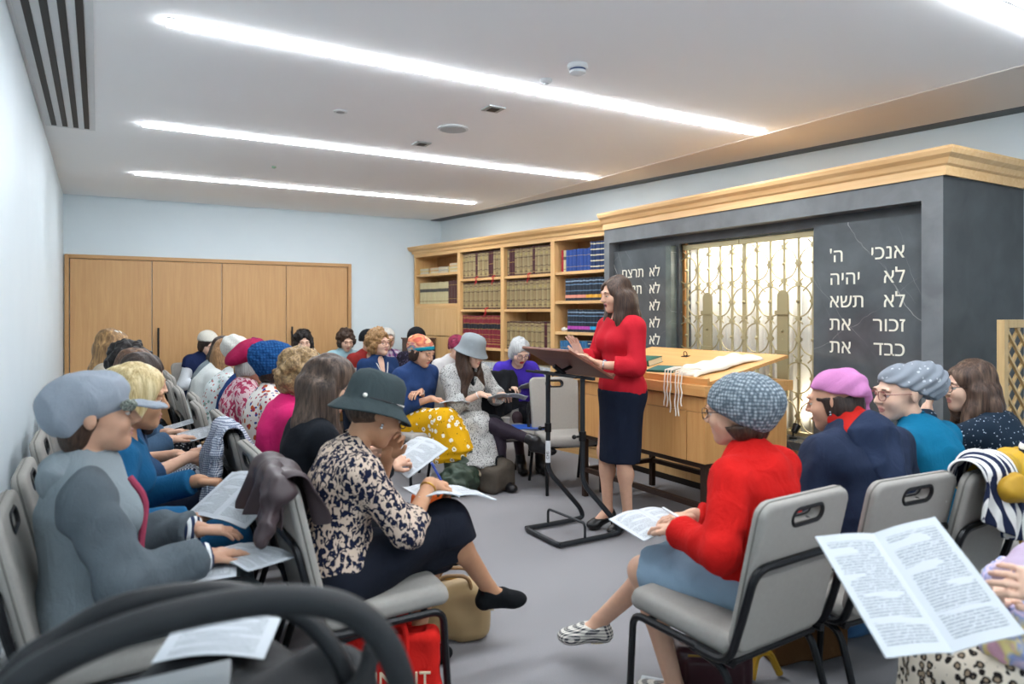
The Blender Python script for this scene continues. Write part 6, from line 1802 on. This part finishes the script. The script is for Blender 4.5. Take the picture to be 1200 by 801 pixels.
F = Field((-.36,-.56,.35),(.40,.05,1.05),.0085); F.cone((.22,-.33,.90),(.285,-.40,.77),.05,.034,.04,(FL,.7)); F.cone((.10,-.33,.94),(.23,-.34,.90),.035,.045,.04)
field_obj('sleeve', F, BRJ, j1, None, .012, 40)
CHK = pat_check('#d3d8e0','#3b4a6b',95)
j2 = tag(drape('jacket', CHK, -.13, .24, .12, .36, None, on_chair(.79,3.76,90), .018, 8, .0, .1), 'blue and white checked jacket draped over a chair in the middle row', 'jacket')
F = Field((-.36,-.56,.2),(.40,.05,1.05),.0085); F.cone((.20,-.36,.86),(.235,-.40,.46),.045,.035,.04,(FL,.6)); field_obj('sleeve', F, CHK, j2, None, .012, 34)
# yellow raincoat with striped lining
e = tag(empty('raincoat', (0,0,0)), 'yellow raincoat with navy striped lining over the back of a chair', 'raincoat'); e.matrix_world = on_chair(2.88,1.60,-4)
YLW = plain('yellow_oilskin', '#c69c12', .5, 0, .12, 10, .4); STR = pat_stripe('#e3e3e0','#232a44', 30, 'x')
drape('coat_body', YLW, -.04, .23, .12, .30, e, None, .016, 5, .01, .12)
drape('striped_lining', STR, -.24, .03, .10, .20, e, None, .016, 12, .03, .10)
F = Field((-.4,-.55,.4),(.4,.05,1.08),.008); F.ell((-.12,-.40,.86),(.075,.045,.055),None); field_obj('hood', F, plain('yellow_oilskin_inner','#b98f1c',.6,0,.12,10), e, None, .012, 40)
F = Field((-.4,-.55,.4),(.4,.05,1.08),.008); F.cone((.20,-.33,.95),(.26,-.38,.80),.038,.03,.03,(FL,.8)); field_obj('striped_cuff', F, pat_stripe('#e3e3e0','#232a44', 26, 'z'), e, None, .004, 30)
# black jacket over the empty chair beside the speckled coat
chair(3.16,5.50,180,'gray stacking chair with a black jacket over its back beside the speckled coat')
tag(drape('jacket', BLK, -.22, .22, .36, .30, None, on_chair(3.16,5.50,180), .012, 21), 'black jacket covering the empty chair beside the speckled coat', 'jacket')
flat_book('folder', plain('blue_folder','#2257b8',.5), .24, .32, .012, 'blue folder lying on the chair seat beside the black jacket', None, on_chair(3.16,5.50,180) @ Matrix.Translation((-.10,.17,.468)) @ Matrix.Rotation(1.3,4,'Z'))
def cup(loc, label, col):
    c = tag(empty('paper_cup', loc), label, 'cup')
    m = MB(); m.lathe([(.028,0),(.038,.095),(.040,.097),(.039,.099),(.035,.095),(.026,.004)], 24); m.build('cup_body', plain('cup_'+col[1:], col, .7), c, True)
    m = MB(); m.lathe([(.029,.07),(.033,.075)], 20); m.build('coffee', plain('coffee','#4a2e1c',.3), c, True); return c
cup(tuple((on_chair(3.16,5.50,180) @ Matrix.Translation((.10,.12,.468))).translation), 'white paper cup standing on the chair seat beside the blue folder', '#d9d6cc')
# empty chair by the bookcase, right of the lectern posts
chair(3.44,5.02,196,'empty gray stacking chair facing out behind the lectern')

# ------------------------------------------------------------------ bags on the floor
def handles(mb, pts, r): mb.tube(fillet(pts, .05, 5), r, 8)
# red tote
CLR = fabric('#d8261f','#b81c17',300)
yaw = math.atan2(.97, 2.5)
e = tag(empty('tote_bag', (.92, 2.46, 0), -yaw-.12), 'red cloth tote bag with pale lettering under the nearest chair', 'bag')
F = Field((-.24,-.15,-.02),(.24,.15,.42),.008); F.box((0,0,.16),(.185,.055,.16),None,.03,.0); F.ell((0,0,.09),(.185,.075,.09),None,.05)
F.box((0,0,.32),(.135,.03,.06),None,.01,.0,'sub'); field_obj('bag_body', F, CLR, e, None, .006, 24)
for sg in (-1,1):
    m = MB(); y = sg*.052; m.tube(fillet([(-.07,y,.20),(-.07,y*.9,.34),(-.03,y*.5,.42),(.03,y*.5,.40),(.07,y*.9,.33),(.07,y,.20)], .05, 5), .011, 6); m.build('strap', CLR, e, True)
m = MB(); m.text('FOUND IT', .070, Matrix(((1,0,0,-.168),(0,0,-1,-.076),(0,1,0,.150),(0,0,0,1))), .0035); m.build('lettering', plain('cream_print','#e2d0b0',.7), e)
# beige handbag
e = tag(empty('handbag', (1.40, 2.90, 0), -.5), 'beige leather handbag on the carpet behind the crossed legs', 'handbag')
LEA = plain('beige_leather', '#b59a6e', .45, 0, .12, 8, .4); LED = plain('tan_leather','#8a6a45',.45)
F = Field((-.22,-.14,-.01),(.22,.14,.30),.008); F.box((0,0,.12),(.16,.07,.12),None,.05,.0); F.cone((-.11,0,.22),(.11,0,.22),.05,.05,.05); field_obj('bag_body', F, LEA, e, None, .008, 18)
for sg in (-1,1):
    m = MB(); handles(m, [(-.08,sg*.06,.20),(-.07,sg*.05,.30),(.07,sg*.05,.30),(.08,sg*.06,.20)], .009); m.build('handle', LED, e, True)
m = MB(); m.tube([(-.13,0,.27),(.13,0,.27)], .006, 8); m.sphere((.135,0,.27),.011,3); m.build('zip', GOLD, e, True)
# green padded jacket in a heap between two sitters
F = Field((-.26,-.24,-.02),(.26,.24,.46),.010); F.ell((0,0,.13),(.16,.14,.15),None); F.ell((.05,.05,.28),(.11,.10,.12),None,.06); F.ell((-.06,-.06,.10),(.13,.12,.11),None,.06); F.cut(V3(0,0,.004),V3(0,0,-1))
tag(field_obj('padded_jacket', F, plain('green_nylon','#38483a',.45,0,.15,10), None, Matrix.Translation((2.58,5.22,0)), .026, 34), 'dark green padded jacket heaped on the floor beside the yellow skirt', 'jacket')
e = tag(empty('backpack', (2.86,5.12,0), .4), 'grey brown rucksack on the floor under the speckled coat', 'bag')
F = Field((-.22,-.16,-.02),(.22,.16,.32),.010); F.box((0,0,.11),(.15,.1,.11),None,.05); F.ell((.04,0,.2),(.10,.08,.07),None,.05); field_obj('bag_body', F, fabric('#5d564d','#48423b'), e, None, .010, 20)
m = MB(); handles(m, [(-.05,-.03,.22),(-.05,-.03,.29),(.05,-.03,.29),(.05,-.03,.22)], .008); m.build('strap', BLK, e, True)
e = tag(empty('shopping_bag', (1.92,4.35,0), .3), 'orange bag on the floor beneath the open booklet in the middle row', 'bag')
F = Field((-.2,-.14,-.02),(.2,.14,.36),.010); F.box((0,0,.14),(.14,.06,.15),None,.03); F.box((0,0,.30),(.11,.03,.05),None,.01,.0,'sub'); field_obj('bag_body', F, fabric('#c85a24','#a8481a'), e, None, .006, 20)
m = MB(); handles(m, [(-.06,-.05,.24),(-.05,-.03,.37),(.05,-.03,.37),(.06,-.05,.24)], .007); m.build('strap', BLK, e, True)
e = tag(empty('handbag', (1.72,3.75,0), .2), 'black handbag on the floor beyond the felt hat', 'handbag')
F = Field((-.22,-.14,-.01),(.22,.14,.28),.010); F.box((0,0,.12),(.16,.07,.12),None,.04); field_obj('bag_body', F, BLK, e, None, .008, 18)
m = MB(); handles(m, [(-.08,0,.22),(-.07,0,.33),(.07,0,.33),(.08,0,.22)], .008); m.build('handle', BLK, e, True)
# things under the right-hand row
e = tag(empty('handbag', (2.06,1.98,0), -.6), 'burgundy handbag on the floor under the chair of the red jumper', 'handbag')
BUR = plain('burgundy_leather','#3d1a22',.4,0,.12,8)
F = Field((-.2,-.14,-.01),(.2,.14,.26),.008); F.box((0,0,.10),(.15,.07,.10),None,.03); F.box((0,-.07,.10),(.11,.015,.06),None,.012,.01); field_obj('bag_body', F, BUR, e, None, .004, 18)
m = MB(); m.tube([(-.10,-.075,.175),(.10,-.075,.175)], .004, 6); m.build('zip', GOLD, e, True)
m = MB(); handles(m, [(-.08,0,.19),(-.07,0,.28),(.07,0,.27),(.08,0,.19)], .007); m.build('handle', BUR, e, True)
cup((1.86,1.78,0), 'pale paper cup standing on the carpet under the nearest right-hand chair', '#c9c9b4')
loose_sheet('loose printed sheet on the carpet under the nearest right-hand chair', Matrix.Translation((1.92,2.08,.003)) @ Matrix.Rotation(.7,4,'Z'), .15, .21, .004)
m = MB(); m.tube([(.09*math.cos(2*PI*q/24), .07*math.sin(2*PI*q/24), .012+.01*math.sin(q)) for q in range(24)], .006, 6, True); o = m.build('lanyard', plain('yellow_cord','#d8c53a',.6), None, True); o.location = (1.63,1.86,0); tag(o, 'loop of yellow cord lying on the carpet by the nearest right-hand chair', 'cord')
e = tag(empty('shoulder_bag', (2.62,1.98,0), -.3), 'brown suede bag standing under the chair of the navy coat', 'bag')
F = Field((-.24,-.14,-.01),(.24,.14,.34),.009); F.box((0,0,.14),(.18,.06,.14),None,.02); field_obj('bag_body', F, fabric('#6b4a2c','#523720'), e, None, .006, 18)
m = MB(); handles(m, [(-.14,0,.27),(-.05,-.03,.40),(.05,-.03,.40),(.14,0,.27)], .008); m.build('strap', LED, e, True)
m = MB(); m.tube(fillet([(0,0,.01),(.05,.02,.09),(.10,.0,.10),(.13,-.03,.01)], .04, 5), .014, 6); o = m.build('strap', plain('yellow_webbing','#c99a1e',.6), None, True); o.location = (2.26,1.95,0); tag(o, 'yellow webbing strap on the carpet between two right-hand chairs', 'strap')
e = tag(empty('carrier_bag', (3.02,2.02,0), .2), 'pale blue carrier bag on the floor under the striped raincoat chair', 'bag')
F = Field((-.2,-.16,-.01),(.2,.16,.28),.010); F.ell((0,0,.10),(.15,.12,.12),None); F.ell((.05,.02,.18),(.09,.08,.08),None,.05); F.cut(V3(0,0,.003),V3(0,0,-1)); field_obj('bag_body', F, plain('blue_plastic','#4f7fb0',.4), e, None, .012, 20)
m = MB(); handles(m, [(-.05,0,.20),(-.04,0,.29),(.04,0,.29),(.05,0,.20)], .006); m.build('handle', plain('blue_plastic','#4f7fb0',.4), e, True)
# blue and dark bags in front of the nearest left chairs
e = tag(empty('carrier_bag', (.60,2.28,0), .1), 'crumpled bright blue bag on the floor behind the pushchair', 'bag')
F = Field((-.22,-.2,-.01),(.22,.2,.36),.010); F.ell((0,0,.11),(.11,.12,.13),None); F.ell((.04,.02,.2),(.06,.07,.08),None,.05); F.cut(V3(0,0,.003),V3(0,0,-1)); field_obj('bag_body', F, plain('royal_plastic','#1f4f9c',.4), e, None, .018, 22)
m = MB(); handles(m, [(-.05,0,.24),(-.04,0,.36),(.04,0,.36),(.05,0,.24)], .007); m.build('handle', plain('royal_plastic','#1f4f9c',.4), e, True)

# ------------------------------------------------------------------ pushchair in front of the camera
FOAM = plain('black_foam', '#1d2023', .6, 0, .1, 30, .4); LTH = plain('black_leatherette','#1b1d20',.45,0,.1,30,.4)
base = Vector((.30, .95, 0))
pc = tag(empty('pushchair', tuple(base)), 'black pushchair with two curved padded handles in front of the camera', 'pushchair')
def pp(mb, name, mat, **k):
    for i, v in enumerate(mb.v): mb.v[i] = v - base
    return mb.build(name, mat, pc, **k)
def smoothpath(P, n=5):
    P = [Vector(p) for p in P]; out = []
    for i in range(len(P)-1):
        p0 = P[max(0,i-1)]; p1 = P[i]; p2 = P[i+1]; p3 = P[min(len(P)-1,i+2)]
        for k in range(n):
            t = k/n; out.append(.5*((2*p1)+(p2-p0)*t+(2*p0-5*p1+4*p2-p3)*t*t+(3*p1-p0-3*p2+p3)*t**3))
    out.append(P[-1]); return out
HA = [at(*q) for q in ((-60,905,.84),(10,815,.87),(70,772,.90),(160,734,.94),(250,712,.98),(330,702,1.01),(390,708,1.03),(430,728,1.05),(458,765,1.06),(474,815,1.07),(484,880,1.08))]
m = MB(); m.tube(smoothpath(HA), .0215, 14); pp(m, 'handle', FOAM, smooth='all')
HB = [at(*q) for q in ((-40,860,1.02),(20,780,1.06),(70,745,1.10),(130,712,1.13),(200,696,1.17),(265,692,1.2),(320,706,1.22),(370,735,1.24),(405,790,1.25),(420,860,1.26))]
m = MB(); m.tube(smoothpath(HB), .0165, 12); pp(m, 'bumper_bar', LTH, smooth='all')
for a, x in ((HA[0],-.05),(HA[-1],.40)):
    m = MB(); e1 = Vector(a); m.tube(smoothpath([e1, e1+Vector((0,.12,-.25)), Vector((e1.x*.8+.06, 1.15, .30)), Vector((e1.x*.7+.1, 1.30, .17))]), .013, 8); pp(m, 'frame_tube', BLACKMETAL, smooth=True)
for a in (HB[0], HB[-1]):
    m = MB(); e1 = Vector(a); m.tube([e1, Vector((e1.x*.8+.06, 1.05, .45)), Vector((e1.x*.8+.06,.85,.17))], .012, 8); pp(m, 'frame_tube', BLACKMETAL, smooth=True)
F = Field((-.35,-.35,.2),(.55,.75,.95),.013)
c0 = base; 
F.ell((-.02,.30,.60),(.17,.16,.25),None); F.ell((-.11,.50,.68),(.19,.15,.165),None,.06); F.ell((.06,.33,.74),(.10,.11,.13),None,.06); F.ell((-.10,.36,.66),(.12,.12,.16),None,.06); F.ell((-.0,.2,.42),(.17,.18,.16),None,.08); F.cone((.06,.22,.70),(.11,.25,.88),.03,.025,.04); F.ell((0,.28,.88),(.10,.07,.08),None,.03,'sub')
field_obj('seat_shell', F, plain('black_canvas','#16181b',.7,0,.15,12), pc, None, .008, 20)
for i, (x, y, r) in enumerate(((-.14,.80,.12),(.50,.85,.12),(-.10,1.36,.10),(.44,1.40,.10))):
    m = MB(); m.lathe([(r*.55,-.018),(r*.9,-.022),(r,-.010),(r,.010),(r*.9,.022),(r*.55,.018)], 24, Matrix.Translation((x,y,r)) @ Matrix.Rotation(PI/2,4,'Y')); o = pp(m, 'wheel', plain('rubber','#1a1a1b',.8), smooth=True)
m = MB(); m.tube([(-.14,.80,.12),(.50,.85,.12)], .01, 8); pp(m, 'axle', BLACKMETAL); m = MB(); m.tube([(-.10,1.36,.10),(.44,1.40,.10)], .01, 8); pp(m, 'axle', BLACKMETAL)
loose_sheet('sheet of print lying on the dark seat of the pushchair', Matrix.Translation((.20,1.45,.852)) @ Matrix.Rotation(-.45,4,'Z') @ Matrix.Rotation(.15,4,'X'), .20, .13, .014)
# grey tablet resting across the pushchair
tl, tr, bl = at(120,806,1.16), at(262,774,1.22), at(160,860,1.06)
xv = nz(tr-tl); yv = nz(tl-bl); yv = nz(yv-xv*np.dot(yv,xv)); zv = np.cross(xv,yv); oc = (at(262,776,1.22)+at(120,806,1.16))/2 - yv*.08
Mt = Matrix([[float(xv[i]),float(yv[i]),float(zv[i]),float(oc[i])] for i in range(3)]+[[0,0,0,1]])
e = tag(empty('laptop'), 'closed silver grey laptop lying across the pushchair', 'laptop'); e.matrix_world = Mt
m = MB(); m.box(-.105,.105,-.08,.08,-.016,-.004); m.build('base', plain('dark_alloy','#3a3d40',.4,.5), e, bevel=.003)
m = MB(); m.box(-.105,.105,-.08,.08,-.003,.004); m.build('lid', plain('silver_alloy','#7d8285',.45,.3), e, bevel=.003)
# ------------------------------------------------------------------ camera, light, colour
cd = bpy.data.cameras.new('camera'); cam = bpy.data.objects.new('camera', cd); COL.objects.link(cam)
cam.location = (0,0,CAMZ); cam.rotation_euler = (math.radians(90), 0, -THETA)
cd.sensor_width = 36; cd.lens = FPX*36/1200; cd.shift_y = -(400.5-HOR)/1200
cd.clip_start = .05
cd.dof.use_dof = True; cd.dof.focus_distance = 4.6; cd.dof.aperture_fstop = 2.2
SC.camera = cam
w = bpy.data.worlds.new('world'); SC.world = w; w.use_nodes = True
w.node_tree.nodes['Background'].inputs['Color'].default_value = (.8,.87,1,1); w.node_tree.nodes['Background'].inputs['Strength'].default_value = .3
SC.view_settings.view_transform = 'Standard'; SC.view_settings.look = 'None'; SC.view_settings.gamma = 1; SC.view_settings.use_curve_mapping = False
SC.view_settings.exposure = EXPO
SC.cycles.use_denoising = True
SC.cycles.max_bounces = 8; SC.cycles.diffuse_bounces = 5
